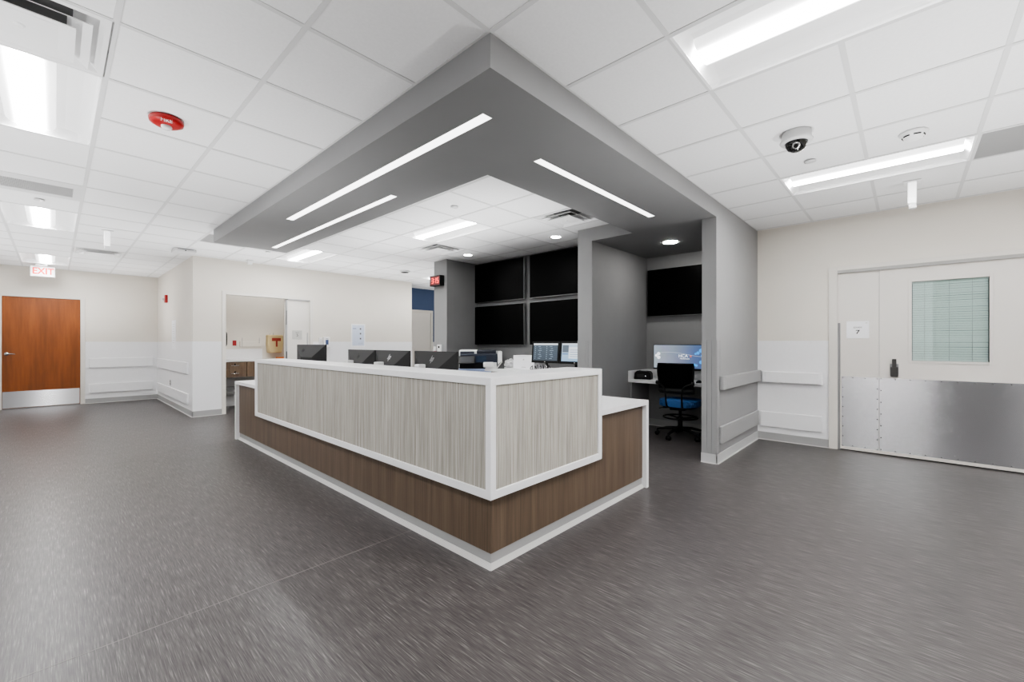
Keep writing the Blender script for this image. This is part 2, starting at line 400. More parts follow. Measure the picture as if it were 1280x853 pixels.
# ------------------------------------------------------------------ ceiling fixtures
def troffer(x, y, label):
    """2x4 ft recessed troffer, origin at the middle of its opening"""
    w, l = 0.594, 1.204
    t = thing('recessed_troffer', label, 'ceiling light', (x+0.3048, y+0.6096, C), group='recessed ceiling troffers')
    hw, hl = w/2, l/2
    obj('frame', B((-hw-0.006, -hw+0.008, -hl-0.006, hl+0.006, 0.0005, 0.012), (hw-0.008, hw+0.006, -hl-0.006, hl+0.006, 0.0005, 0.012),
                   (-hw, hw, -hl-0.006, -hl+0.008, 0.0005, 0.012), (-hw, hw, hl-0.008, hl+0.006, 0.0005, 0.012)), M_reflector, t)
    bm = bmesh.new(); e = hl-0.006
    prof = [(-hw+0.004, 0.006), (-hw+0.02, 0.030), (-hw+0.07, 0.052), (-0.16, 0.064), (-0.118, 0.060)]
    for s in (-1, 1):
        vs = [[bm.verts.new((s*x_, y_, z_)) for x_, z_ in prof] for y_ in (-e, -e+0.10, e-0.10, e)]
        for k in range(len(prof)):
            pass
        for a, b in zip(vs, vs[1:]):
            for k in range(len(prof)-1): bm.faces.new((a[k], a[k+1], b[k+1], b[k]))
    # end walls curve down to the frame
    for s in (-1, 1):
        lo = [bm.verts.new((-hw+0.004, s*e, 0.004)), bm.verts.new((hw-0.004, s*e, 0.004))]
        pts = [(-hw+0.004, 0.006), (-hw+0.02, 0.030), (-hw+0.07, 0.052), (-0.16, 0.066), (0.16, 0.066), (hw-0.07, 0.052), (hw-0.02, 0.030), (hw-0.004, 0.006)]
        top = [bm.verts.new((px, s*(e-0.045), pz)) for px, pz in pts]
        bot = [bm.verts.new((px, s*e, 0.003)) for px, pz in pts]
        for k in range(len(pts)-1): bm.faces.new((bot[k], bot[k+1], top[k+1], top[k]))
    box(bm, -hw, hw, -hl, hl, 0.085, 0.09)
    box(bm, -hw, -hw+0.003, -hl, hl, 0.012, 0.09); box(bm, hw-0.003, hw, -hl, hl, 0.012, 0.09)
    box(bm, -hw, hw, -hl, -hl+0.003, 0.012, 0.09); box(bm, -hw, hw, hl-0.003, hl, 0.012, 0.09)
    r = obj('reflector', bm, M_reflector, t)
    bm = bmesh.new(); n = 12; el = e-0.04
    arc = [(-0.118*math.cos(PI*k/n), 0.060-0.048*math.sin(PI*k/n)) for k in range(n+1)]
    vs = [[bm.verts.new((a, yy, b)) for a, b in arc] for yy in (-el, el)]
    for k in range(n):
        f = bm.faces.new((vs[0][k], vs[1][k], vs[1][k+1], vs[0][k+1])); f.smooth = True
    for v in vs: bm.faces.new(v)
    bmesh.ops.recalc_face_normals(bm, faces=bm.faces)
    obj('lens', bm, M_lens, t)
    return t
tro0 = troffer(*TROFF[0], 'big recessed ceiling light at the left, beside the large square air vent')
TLAB = [None, 'recessed ceiling light at the left, between the return grille and the exit sign', 'farthest recessed ceiling light at the left, right above the exit sign',
        'largest recessed ceiling light, at the upper right, nearer than the dome camera', 'long recessed ceiling light by the beige right wall, beyond the dome camera',
        'recessed ceiling light seen through the soffit opening, before the black television wall', 'recessed ceiling light over the beige wall past the soffit\'s left end',
        'small sliver of recessed ceiling light behind the red digital clock']
for (x, y), lab in list(zip(TROFF, TLAB))[1:]:
    c = copy_tree(tro0); c.location = (x+0.3048, y+0.6096, C); c['label'] = lab

def diffuser(x, y, label):
    t = thing('supply_diffuser', label, 'air vent', (x+0.3048, y+0.3048, C), group='square supply air vents')
    h = 0.299
    bm = bmesh.new()
    def ring(bm, a, za, b, zb):
        A = [bm.verts.new((sx*a, sy*a, za)) for sx, sy in ((-1,-1),(1,-1),(1,1),(-1,1))]
        Bv = [bm.verts.new((sx*b, sy*b, zb)) for sx, sy in ((-1,-1),(1,-1),(1,1),(-1,1))]
        for i in range(4): bm.faces.new((A[i], A[(i+1)%4], Bv[(i+1)%4], Bv[i]))
    ring(bm, h, 0.0, 0.272, 0.0); ring(bm, 0.272, 0.0, 0.24, 0.03); ring(bm, 0.24, 0.03, 0.17, 0.09)
    obj('frame', bm, M_whiteplastic, t)
    bm = bmesh.new(); ring(bm, 0.232, -0.016, 0.15, 0.030); ring(bm, 0.232, -0.019, 0.15, 0.027); ring(bm, 0.232, -0.016, 0.232, -0.019)
    obj('louver', bm, M_whiteplastic, t)
    bm = bmesh.new(); ring(bm, 0.178, -0.032, 0.10, 0.010); ring(bm, 0.178, -0.035, 0.12, -0.020); ring(bm, 0.178, -0.032, 0.178, -0.035)
    box(bm, -0.12, 0.12, -0.12, 0.12, -0.021, -0.017)
    lathe(bm, [(0, -0.026), (0.018, -0.025), (0.022, -0.019)], 16)
    obj('center_plate', bm, M_whiteplastic, t)
    obj('duct_collar', B((-0.17, 0.17, -0.17, 0.17, 0.088, 0.092)), M_cavity, t)
    return t
d0 = diffuser(*DIFF[0], 'large square supply vent with nested plates at the upper left corner')
for (x, y), lab in zip(DIFF[1:], ['square supply vent nearest the grey divider, above the right television pair', 'square supply vent beyond the lit panel, above the grey clock column',
                                  'flat square supply vent by the hanging white dome light, nearest the exit sign']):
    c = copy_tree(d0); c.location = (x+0.3048, y+0.3048, C); c['label'] = lab

def grille(x, y, label, wide=True):
    t = thing('return_grille', label, 'air vent', (x+0.3048, y+0.3048, C), group='return air grilles')
    h = 0.299
    a, b0, b1 = (0.235, -0.15, 0.20) if wide else (0.285, -0.285, 0.285)
    obj('frame', B((-h, -a, -h, h, 0.001, 0.010), (a, h, -h, h, 0.001, 0.010), (-a, a, -h, b0, 0.001, 0.010), (-a, a, b1, h, 0.001, 0.010)), M_grid, t)
    bm = bmesh.new(); n = 40
    for i in range(n):
        xx = -a + (i+0.5)*2*a/n
        box(bm, xx-0.0045, xx+0.0045, b0, b1, 0.003, 0.012)
    obj('slats', bm, M_vent, t)
    obj('backing', B((-a, a, b0, b1, 0.013, 0.018)), M_vent, t)
grille(*GRILL[0], 'grey slatted return grille in the ceiling at far left, before the lit troffer')
grille(*GRILL[1], 'flat grey return grille at the right edge beside the long ceiling light', False)
grille(*GRILL[2], 'small grey return grille at the left tip of the grey soffit', False)

# fire strobe on the ceiling
t = thing('fire_strobe', 'round red ceiling fire alarm strobe lettered FIRE in white', 'fire alarm', (0.505, 3.59, C))
bm = bmesh.new(); lathe(bm, [(0.0, 0.0), (0.088, 0.0), (0.094, -0.012), (0.090, -0.030), (0.062, -0.046), (0, -0.048)], 40); obj('housing', bm, M_red, t)
bm = bmesh.new(); lathe(bm, [(0.030, -0.046), (0.029, -0.060), (0.022, -0.068), (0, -0.071)], 12); obj('strobe_lens', bm, mat('clear_lens', rgb(215), 0.15), t)
lt = lettering('FIRE', 0.034, M_whiteplastic, t, (0.0, 0.0, -0.04))
vdir = math.atan2(3.59, 0.505)
# lettering on the sloped rim facing the viewer
lt.location = (-0.078*math.cos(vdir), -0.078*math.sin(vdir), -0.0395)
lt.rotation_euler = (Matrix.Rotation(vdir-PI/2, 3, 'Z') @ Matrix.Rotation(PI/2+0.55, 3, 'X')).to_euler()
# dome camera
t = thing('security_camera', 'white dome security camera with a smoked dome on the right ceiling', 'camera', (3.56, 0.575, C))
bm = bmesh.new(); lathe(bm, [(0, 0), (0.088, 0), (0.090, -0.045), (0.100, -0.060), (0.094, -0.070), (0.070, -0.072)], 40); obj('housing', bm, M_offwhite, t)
bm = bmesh.new(); lathe(bm, [(0.069, -0.071), (0.066, -0.090), (0.050, -0.118), (0.025, -0.132), (0, -0.135)], 32); obj('dome', bm, mat('smoked_dome', rgb(24), 0.12), t)
bm = bmesh.new(); M = Matrix.Translation((-0.047, -0.008, -0.106)) @ Matrix.Rotation(math.radians(-130), 4, 'Y')
lathe(bm, [(0.014, 0.006), (0.026, 0.006), (0.026, 0.012), (0.014, 0.012)], 24, M); obj('lens_ring', bm, M_chrome, t)
# smoke detector
t = thing('smoke_detector', 'white round smoke detector with dark slots beside the dome camera', 'smoke detector', (4.12, -0.03, C))
bm = bmesh.new(); lathe(bm, [(0, 0), (0.078, 0), (0.078, -0.010), (0.062, -0.022), (0.050, -0.040), (0.030, -0.052), (0, -0.054)], 40); obj('housing', bm, M_whiteplastic, t)
bm = bmesh.new()
for a0 in range(0, 360, 60):
    pts = [(0.0585*math.cos(math.radians(a0+k*5)), 0.0585*math.sin(math.radians(a0+k*5)), -0.028) for k in range(9)]
    tube(bm, pts, 0.0045, 6)
obj('sensing_slots', bm, M_darkgray, t)
# corridor dome lights
def corridor_light(x, y, label):
    t = thing('corridor_light', label, 'signal light', (x, y, C), group='white hanging corridor lights')
    obj('mounting_plate', B((-0.06, 0.06, -0.06, 0.06, -0.008, 0), bev=0.002), M_whiteplastic, t)
    bm = bmesh.new(); prism(bm, [(-0.03, -0.03), (0.03, -0.03), (0.03, 0.03), (-0.03, 0.03)], -0.20, -0.008, bev=0.005)
    obj('lens', bm, M_glowwhite, t)
    bm = bmesh.new(); prism(bm, [(-0.029, -0.029), (0.029, -0.029), (0.024, 0.024), (-0.024, 0.024)], -0.245, -0.20, bev=0.004); obj('end_cap', bm, M_offwhite, t)
    return t
c0 = corridor_light(5.37, -0.03, 'white box-shaped signal light hanging from the ceiling before the right wall')
c = copy_tree(c0); c.location = (0.475, 7.75, C); c['label'] = 'white box-shaped signal light hanging from the ceiling at the left corridor'
# flat concealed sprinkler covers
for x, y, lab in [(4.18, 0.58, 'flat round sprinkler cover on the ceiling just behind the dome camera'), (-0.106, 6.55, 'flat round sprinkler cover between return grille and left troffer'),
                  (2.955, 3.6, 'flat round sprinkler cover inside the soffit opening, before the lit panel'), (2.36, 7.6, 'flat round sprinkler cover near the beige wall past the soffit tip')]:
    bm = bmesh.new(); lathe(bm, [(0, 0), (0.030, 0), (0.030, -0.004), (0.042, -0.006), (0.042, -0.009), (0, -0.010)], 32)
    o = obj('sprinkler_cover', bm, M_offwhite); o.location = (x, y, C); tag(o, lab, 'sprinkler', 'flat sprinkler covers on the ceiling')
# access point near the corner, little motion sensor, round speaker
t = thing('wireless_access_point', 'grey white box with a dark slot on the ceiling at the beige corner', 'access point', (1.40, 8.42, C), (0, 0, 0))
obj('housing', B((-0.14, 0.14, -0.14, 0.14, -0.055, 0), bev=0.015), M_offwhite, t)
obj('indicator', B((-0.008, 0.008, -0.142, -0.139, -0.04, -0.025)), M_black, t)
obj('slot', B((-0.10, 0.10, -0.1415, -0.139, -0.016, -0.010)), M_darkgray, t)
t = thing('motion_sensor', 'small white motion sensor on the ceiling above the open sliding door', 'sensor', (2.38, 8.62, C))
obj('base', B((-0.05, 0.05, -0.05, 0.05, -0.008, 0)), M_offwhite, t)
obj('sensor_head', B((-0.035, 0.035, -0.04, 0.03, -0.075, -0.008), bev=0.008), M_whiteplastic, t)
t = thing('smoke_detector', 'low grey round detector on the ceiling left of the clock column', 'smoke detector', (4.9, 7.56, C))
bm = bmesh.new(); lathe(bm, [(0, 0), (0.10, 0), (0.10, -0.012), (0.075, -0.03), (0, -0.032)], 32); obj('housing', bm, M_offwhite, t)
bm = bmesh.new(); lathe(bm, [(0.078, -0.030), (0.070, -0.036), (0, -0.038)], 32); obj('sensing_chamber', bm, M_darkgray, t)
# downlights
def downlight(x, y, z, label):
    t = thing('downlight', label, 'ceiling light', (x, y, z), group='small round recessed downlights')
    bm = bmesh.new(); lathe(bm, [(0.070, 0.0), (0.072, -0.004), (0.086, -0.004), (0.086, 0.0)], 40); obj('trim_ring', bm, M_darkgray, t)
    bm = bmesh.new(); lathe(bm, [(0, -0.0015), (0.070, -0.0015), (0.070, 0.0)], 40); obj('lens', bm, M_can, t)
    return t
dl = downlight(4.77, 3.60, C+0.0005, 'round downlight above the right half of the television wall')
for x, y, z, lab in [(4.74, 5.42, C+0.0005, 'round downlight in front of the grey clock column'), (5.46, 2.262, SZ, 'round downlight in the alcove ceiling above the desk chair')]:
    if z == SZ: c = downlight(x, y, z, lab); c.children[1].data.materials[0] = M_can2; continue
    c = copy_tree(dl); c.location = (x, y, z); c['label'] = lab
# exit sign
t = thing('exit_sign', 'white exit sign with red EXIT letters hung above the wood door', 'exit sign', (-0.15, 11.99, C), FY)
obj('canopy', B((-0.09, 0.06, -0.03, 0, -0.02, 0.10), bev=0.003), M_whiteplastic, t)
obj('housing', B((-0.16, 0.16, -0.225, -0.03, -0.02, 0.02), bev=0.008), M_whiteplastic, t)
obj('face', B((-0.15, 0.15, -0.215, -0.04, 0.0195, 0.0215)), M_exitface, t)
lettering('EXIT', 0.165, M_redglow, t, (0.005, -0.127, 0.022), sx=0.82, bold=0.03)

# ------------------------------------------------------------------ doors
def uvbox_plate(w0, w1, h0, h1, d0, d1):
    """thin plate in local (u, v, w) with a uv layer whose u axis runs horizontally"""
    bm = B((w0, w1, h0, h1, d0, d1)); uv = bm.loops.layers.uv.new('uv')
    for f in bm.faces:
        for l in f.loops: l[uv].uv = (l.vert.co.y, l.vert.co.x)
    return bm
M_screw = mat('screw_steel', rgb(120), 0.4, 0.6)
def screws(parent, pts, w):
    first = None
    for u, v in pts:
        if first is None:
            bm = bmesh.new(); lathe(bm, [(0.0075, 0), (0.006, 0.002), (0, 0.0026)], 8)
            first = o = obj('screw', bm, M_screw, parent)
        else:
            o = first.copy(); COL.objects.link(o); o.parent = parent
        o.location = (u, v, w)

# wood door in the far wall
t = sthing('door_1', 'cherry wood door with steel kick plate and lever under the exit sign', 'door', (-0.156, YF, 0), FY)
obj('leaf', B((-0.52, 0.52, 0.012, 2.155, -0.06, -0.012), bev=0.002), M_wood, t)
obj('frame', B((-0.574, -0.522, 0, 2.21, -0.12, 0.012), (0.522, 0.59, 0, 2.21, -0.12, 0.012), (-0.522, 0.522, 2.158, 2.21, -0.12, 0.012), bev=0.002), M_frame, t)
obj('kick_plate', uvbox_plate(-0.515, 0.51, 0.02, 0.335, -0.0125, -0.009), M_steel, t)
bm = bmesh.new(); lathe(bm, [(0, 0.014), (0.030, 0.012), (0.034, 0)], 24); bm.transform(Matrix.Translation((0, 0, 0)))
tube(bm, [(0, 0, 0.0), (0, 0, 0.055)], 0.011); tube(bm, [(-0.005, 0, 0.052), (0.03, 0.002, 0.055), (0.11, -0.004, 0.05)], [0.012, 0.011, 0.008])
h = obj('handle', bm, M_chrome, t); h.location = (-0.462, 1.055, -0.012)
obj('threshold', B((-0.52, 0.52, 0.0, 0.008, -0.12, 0.0)), M_silver, t)

# exam 7: wide sliding door with fixed side panel, steel plates, window with blind
t = sthing('door_2', 'wide beige sliding door lettered EXAM 7 with steel lower plates and blind window', 'door', (XR, 0, 0), FX)
# local u = -Y
obj('frame', B((-0.694, -0.61, 0, 2.165, -0.10, 0.018), (1.0, 1.08, 0, 2.165, -0.10, 0.018), (-0.61, 1.0, 2.105, 2.165, -0.10, 0.018), bev=0.002), M_frame, t)
obj('head_channel', B((-0.61, 1.0, 2.086, 2.120, -0.055, 0.0195)), mat('head_channel_gray', rgb(160, 158, 154), 0.5), t)
sp = obj('side_panel', B((-0.585, -0.238, 0.012, 2.088, -0.052, -0.014)), M_doorpaint, t)
obj('jamb_strip', B((-0.610, -0.586, 0.0, 1.50, -0.05, -0.012), ), mat('jamb_gray', rgb(128), 0.5), t)
obj('jamb_filler', B((-0.610, -0.586, 1.50, 2.088, -0.05, -0.016)), M_doorpaint, t)
# sliding leaf with a real window opening
wu0, wu1, wv0, wv1 = 0.033, 0.597, 1.07, 1.925
lf = obj('leaf', B((-0.234, wu0, 0.012, 2.088, -0.052, -0.008), (wu1, 1.0, 0.012, 2.088, -0.052, -0.008), (wu0, wu1, 0.012, wv0, -0.052, -0.008), (wu0, wu1, wv1, 2.088, -0.052, -0.008)), M_doorpaint, t)
m_ = 0.028
wfm = obj('window_frame', B((wu0-m_, wu0, wv0-m_, wv1+m_, -0.03, 0.0), (wu1, wu1+m_, wv0-m_, wv1+m_, -0.03, 0.0), (wu0, wu1, wv0-m_, wv0, -0.03, 0.0), (wu0, wu1, wv1, wv1+m_, -0.03, 0.0), bev=0.002), M_doorpaint, t)
obj('pane', B((wu0, wu1, wv0, wv1, -0.020, -0.018)), M_glass, t)
bm = bmesh.new(); nsl = 34
for k in range(nsl):
    v = wv0+0.006+k*(wv1-wv0-0.02)/nsl
    M = Matrix.Translation((0, v+0.008, -0.034)) @ Matrix.Rotation(math.radians(-18+random.uniform(-7, 7)), 4, 'X') @ Matrix.Rotation(random.uniform(-0.0025, 0.0025), 4, 'Z')
    box(bm, wu0+0.006, wu1-0.006, -0.0118, 0.0118, -0.0006, 0.0006, M=M)
bl = obj('blind', bm, M_blind, t)
obj('blind_headrail', B((wu0+0.003, wu1-0.003, wv1-0.016, wv1-0.002, -0.04, -0.025)), M_blind, bl)
bm = bmesh.new()
for u in (wu0+0.10, wu0+0.285, wu1-0.115): tube(bm, [(u, wv0+0.004, -0.0225), (u, wv1-0.01, -0.0225)], 0.0014, 6)
obj('ladder_cord', bm, M_vent, bl)
obj('blind_backing', B((wu0, wu1, wv0, wv1, -0.052, -0.048)), mat('blind_shadow', rgb(105, 116, 114), 0.8), t)
kp1 = obj('kick_plate', uvbox_plate(-0.575, -0.240, 0.045, 0.868, -0.0145, -0.0120), M_steel, t)
kp2 = obj('kick_plate', uvbox_plate(-0.232, 0.995, 0.045, 0.868, -0.0085, -0.0060), M_steel, t)
screws(kp1, [(-0.562, v) for v in (0.86-0.005-k*0.115 for k in range(8))] + [(-0.252, v) for v in (0.86-0.005-k*0.115 for k in range(8))] + [(u, v) for u in (-0.47, -0.36) for v in (0.856, 0.058)], -0.0120)
screws(kp2, [(-0.220, 0.86-k*0.133) for k in range(7)] + [(0.985, 0.86-k*0.133) for k in range(7)] + [(-0.1+k*0.12, v) for k in range(9) for v in (0.856, 0.058)], -0.0060)
obj('bottom_edge', B((-0.585, 1.0, 0.012, 0.040, -0.014, -0.004)), M_frame, t)
obj('bottom_gap', B((-0.61, 1.0, 0.0, 0.011, -0.05, -0.02)), M_black, t)
lk = obj('latch', B((-0.141, -0.077, 0.885, 0.995, -0.008, 0.020), bev=0.004), M_bronze, t)
obj('thumb_turn', B((-0.127, -0.091, 0.992, 1.085, -0.008, 0.026), bev=0.004), M_bronze, lk)
obj('lock_plate', B((-0.145, -0.073, 0.90, 1.03, -0.008, -0.003)), M_silver, lk)
sg = obj('room_sign', B((-0.528, -0.322, 1.315, 1.515, -0.014, -0.006), bev=0.002), M_paper, t, 'white room sign reading EXAM 7')
lettering('7', 0.062, M_ink, sg, (-0.425, 1.388, -0.0055), sx=1.2, bold=0.025)
lettering('EXAM', 0.026, M_ink, sg, (-0.425, 1.441, -0.0055), sx=1.1)
o = obj('corner_mark', B((-0.358, -0.335, 1.488, 1.493, -0.006, -0.0052), (-0.352, -0.341, 1.495, 1.499, -0.006, -0.0052)), M_plaque, sg)

# exam 5: open sliding door in the front wall
t = sthing('door_3', 'beige sliding door standing half open on the exam room with cabinets', 'door', (0, YW, 0), FY)
obj('frame', B((2.015, 2.075, 0, 2.185, -0.14, 0.015), (3.530, 3.587, 0, 2.185, -0.14, 0.015), (2.075, 3.530, 2.128, 2.185, -0.14, 0.015), bev=0.002), M_frame, t)
obj('head_channel', B((3.11, 3.530, 2.108, 2.128, -0.06, 0.003)), M_vent, t)
obj('leaf', B((3.115, 3.530, 0.012, 2.108, -0.075, -0.03)), M_doorpaint, t)
obj('second_leaf', B((3.085, 3.50, 0.012, 2.12, -0.125, -0.082)), M_doorpaint, t)
obj('edge_strip', B((3.092, 3.115, 0.012, 2.12, -0.082, -0.035)), M_vent, t)
obj('edge_latch', B((3.090, 3.100, 1.62, 1.90, -0.034, -0.030), (3.090, 3.105, 0.95, 1.10, -0.034, -0.028)), M_bronze, t)
obj('jamb_pull', B((3.482, 3.500, 0.9, 1.47, -0.03, -0.024)), M_vent, t)
sg = obj('room_sign', B((3.205, 3.385, 1.335, 1.515, -0.03, -0.022), bev=0.002), M_plaque, t, 'grey room sign with a dark 5')
lettering('5', 0.075, M_ink, sg, (3.295, 1.415, -0.0215)); lettering('EXAM', 0.024, M_ink, sg, (3.295, 1.468, -0.0215))
bm = bmesh.new(); tube(bm, smooth_path([(2.078, 1.47, -0.16), (2.105, 1.46, -0.16), (2.118, 1.42, -0.16), (2.118, 1.25, -0.16), (2.105, 1.21, -0.16), (2.078, 1.20, -0.16)], 5), 0.017, 10)
obj('pull_handle', bm, M_black, t)
obj('jamb_strip', B((2.075, 2.09, 0.0, 1.50, -0.13, -0.10)), M_vent, t)

# door in the blue corridor
t = sthing('door_4', 'closed off-white door in the blue corridor wall', 'door', (6.78, 9.75, 0), FY)
obj('frame', B((-0.44, -0.38, 0, 2.165, -0.1, 0.015), (0.38, 0.44, 0, 2.165, -0.1, 0.015), (-0.38, 0.38, 2.105, 2.165, -0.1, 0.015)), M_frame, t)
obj('leaf', B((-0.38, 0.38, 0.01, 2.105, -0.06, -0.02)), M_doorpaint, t)
bm = bmesh.new(); tube(bm, [(0.30, 1.03, -0.02), (0.30, 1.03, 0.04), (0.22, 1.03, 0.045)], 0.01); obj('handle', bm, M_chrome, t)

# ------------------------------------------------------------------ bumper rails
def rail(face, fixed, a, b, z0, z1, d, m, label, grp, rounded=True):
    c = (a+b)/2; half = abs(b-a)/2
    loc = (fixed, c, 0) if face == 'X' else (c, fixed, 0)
    t = thing('wall_bumper_rail', label, 'wall rail', loc, FX if face == 'X' else FY, grp)
    bm = bmesh.new(); box(bm, -half+(0.03 if rounded else 0), half-(0.03 if rounded else 0), z0, z1, 0.0, d, bev=0.012 if rounded else 0.007, seg=3)
    obj('rail', bm, m, t)
    if rounded:
        for s in (-1, 1):
            bm = bmesh.new()
            prism(bm, [(s*(half-0.031), 0.001), (s*(half-0.002), 0.001), (s*half, d*0.35), (s*(half-0.006), d*0.75), (s*(half-0.031), d)][::s], z0, z1, bev=0.006, M=Matrix(((1,0,0,0),(0,0,1,0),(0,1,0,0),(0,0,0,1))))
            obj('end_cap', bm, m, t)
WG, GG = 'white bumper rails on the walls', 'grey bumper rails on the partition'
rail('X', XR, 0.749, 1.40, 0.752, 0.897, 0.055, M_whiterail, 'upper white handrail between the grey partition and the EXAM 7 door', WG)
rail('X', XR, 0.757, 1.418, 0.176, 0.372, 0.025, M_whiterail, 'lower white bumper rail left of the EXAM 7 door', WG, False)
rail('Y', 1.457, 4.78, 6.32, 0.765, 0.908, 0.055, M_grayrail, 'upper grey handrail along the grey partition wall', GG)
rail('Y', 1.457, 4.78, 6.315, 0.192, 0.378, 0.025, M_grayrail, 'lower grey bumper rail along the grey partition wall', GG, False)
rail('Y', YF, 0.488, 1.515, 0.745, 0.945, 0.03, M_whiterail, 'upper white bumper rail right of the wood door', WG, False)
rail('Y', YF, 0.488, 1.515, 0.215, 0.41, 0.03, M_whiterail, 'lower white bumper rail right of the wood door', WG, False)
rail('X', 1.60, 9.2, 12.38, 0.715, 0.922, 0.03, M_whiterail, 'upper white bumper rail on the jog wall above the outlet', WG, False)
rail('X', 1.60, 9.2, 12.38, 0.186, 0.375, 0.03, M_whiterail, 'lower white bumper rail on the jog wall under the outlet', WG, False)

# ------------------------------------------------------------------ wall devices
t = thing('fire_alarm_strobe', 'small red wall fire alarm strobe on the beige jog wall', 'fire alarm', (1.60, 11.28, 2.18), FX)
obj('housing', B((-0.06, 0.06, -0.08, 0.08, 0, 0.045), bev=0.006), M_red, t)
obj('strobe_lens', B((-0.03, 0.03, -0.035, 0.01, 0.045, 0.09), bev=0.006), M_whiteplastic, t)
t = thing('wall_notice', 'tall white paper notice taped to the jog wall above the rails', 'paper', (1.60, 10.55, 1.425), FX)
obj('sheet', B((-0.20, 0.20, -0.285, 0.285, 0.003, 0.005)), M_paper, t)
bm = bmesh.new()
for k in range(9): box(bm, -0.12, 0.10-0.03*(k % 3), 0.2-k*0.045, 0.208-k*0.045, 0.005, 0.0055)
obj('print', bm, M_plaque, t)
t = thing('wall_outlet', 'grey outlet on the jog wall between the two bumper rails', 'outlet', (1.60, 10.89, 0.465), FX)
obj('cover_plate', B((-0.05, 0.05, -0.06, 0.06, 0.003, 0.012), bev=0.003), M_vent, t)
obj('socket', B((-0.02, 0.02, 0.008, 0.04, 0.012, 0.014), (-0.02, 0.02, -0.04, -0.008, 0.012, 0.014)), M_darkgray, t)
t = thing('wall_poster', 'pale blue framed poster with three small pictures on the beige wall', 'poster', (4.56, YW, 1.43), FY)
obj('border', B((-0.165, 0.165, -0.26, 0.255, 0.003, 0.012)), M_paper, t)
obj('print', B((-0.138, 0.138, -0.225, 0.225, 0.012, 0.013)), M_bluewhite, t)
bm = bmesh.new(); box(bm, -0.125, -0.045, 0.135, 0.165, 0.013, 0.0136)
obj('heading', bm, mat('faint_blue_ink', rgb(160, 172, 195), 0.6), t)
M_pd = mat('poster_dark', rgb(95, 92, 100), 0.6)
for v in (0.145, 0.04, -0.07): obj('picture', B((0.035, 0.070, v-0.018, v+0.018, 0.013, 0.0138)), M_pd, t)
bm = bmesh.new()
for k in range(5): box(bm, 0.0, 0.115, -0.165-0.008*k, -0.162-0.008*k, 0.013, 0.0136)
obj('small_print', bm, mat('faint_gray_ink', rgb(176, 184, 200), 0.6), t)
t = thing('hand_sanitizer_dispenser', 'white wall sanitizer dispenser with blue window behind the leftmost monitor', 'dispenser', (3.84, YW, 1.285), FY)
obj('housing', B((-0.062, 0.062, -0.12, 0.105, 0.003, 0.10), bev=0.015), M_whiteplastic, t)
obj('window', B((-0.035, 0.025, -0.055, 0.045, 0.099, 0.102), (-0.03, 0.02, 0.062, 0.070, 0.099, 0.102)), mat('dispenser_window', rgb(72, 84, 118), 0.3), t)
obj('drip_tray', B((-0.05, 0.05, -0.165, -0.12, 0.003, 0.07), bev=0.006), M_whiteplastic, t)
t = thing('card_reader', 'slim white box with a grey slot left of the sanitizer dispenser', 'card reader', (3.735, YW, 1.30), FY)
obj('housing', B((-0.03, 0.03, -0.08, 0.075, 0.003, 0.035), bev=0.006), M_whiteplastic, t)
obj('slot', B((-0.006, 0.006, -0.05, 0.05, 0.0345, 0.0365)), M_vent, t)
# on the column
t = thing('digital_clock', 'black wall clock showing red digits 3:15 on the grey column', 'clock', (4.72, 6.18, 2.375), FX)
obj('housing', B((-0.15, 0.15, -0.09, 0.09, 0.0, 0.10), bev=0.004), M_black, t)
obj('lens', B((-0.14, 0.14, -0.08, 0.08, 0.0985, 0.1015)), M_ledbg, t)
SEG = {'3': 'abgcd', '1': 'bc', '5': 'afgcd'}
def digit(bm, ch, u, hh=0.095, w=0.05, th=0.012):
    h2 = hh/2
    D = dict(a=(u, u+w, h2-th, h2), g=(u, u+w, -th/2, th/2), d=(u, u+w, -h2, -h2+th), b=(u+w-th, u+w, 0, h2), c=(u+w-th, u+w, -h2, 0), f=(u, u+th, 0, h2), e=(u, u+th, -h2, 0))
    for s in SEG[ch]: box(bm, *D[s], 0.1015, 0.1028)
    obj('digit', bm, M_led, t)
digit(bmesh.new(), '3', -0.085); digit(bmesh.new(), '1', -0.01); digit(bmesh.new(), '5', 0.062)
for v in (0.015, -0.027): obj('colon_dot', B((-0.018, -0.008, v, v+0.012, 0.1015, 0.1028)), M_led, t)
t = thing('thermostat', 'white thermostat with a dark display on the grey column under the clock', 'thermostat', (4.72, 6.15, 1.165), FX)
obj('housing', B((-0.055, 0.055, -0.07, 0.07, 0.0, 0.03), bev=0.006), M_whiteplastic, t)
obj('display', B((-0.025, 0.02, 0.005, 0.045, 0.0295, 0.0315)), M_darkgray, t)
t = thing('call_station', 'small pale call button with a red base left of the white thermostat', 'call button', (4.72, 6.285, 1.15), FX)
obj('housing', B((-0.025, 0.025, -0.03, 0.05, 0.0, 0.035), bev=0.008), M_whiteplastic, t)
obj('button', B((-0.025, 0.025, -0.075, -0.03, 0.0, 0.03), bev=0.005), mat('muted_red', rgb(176, 96, 100), 0.5), t)

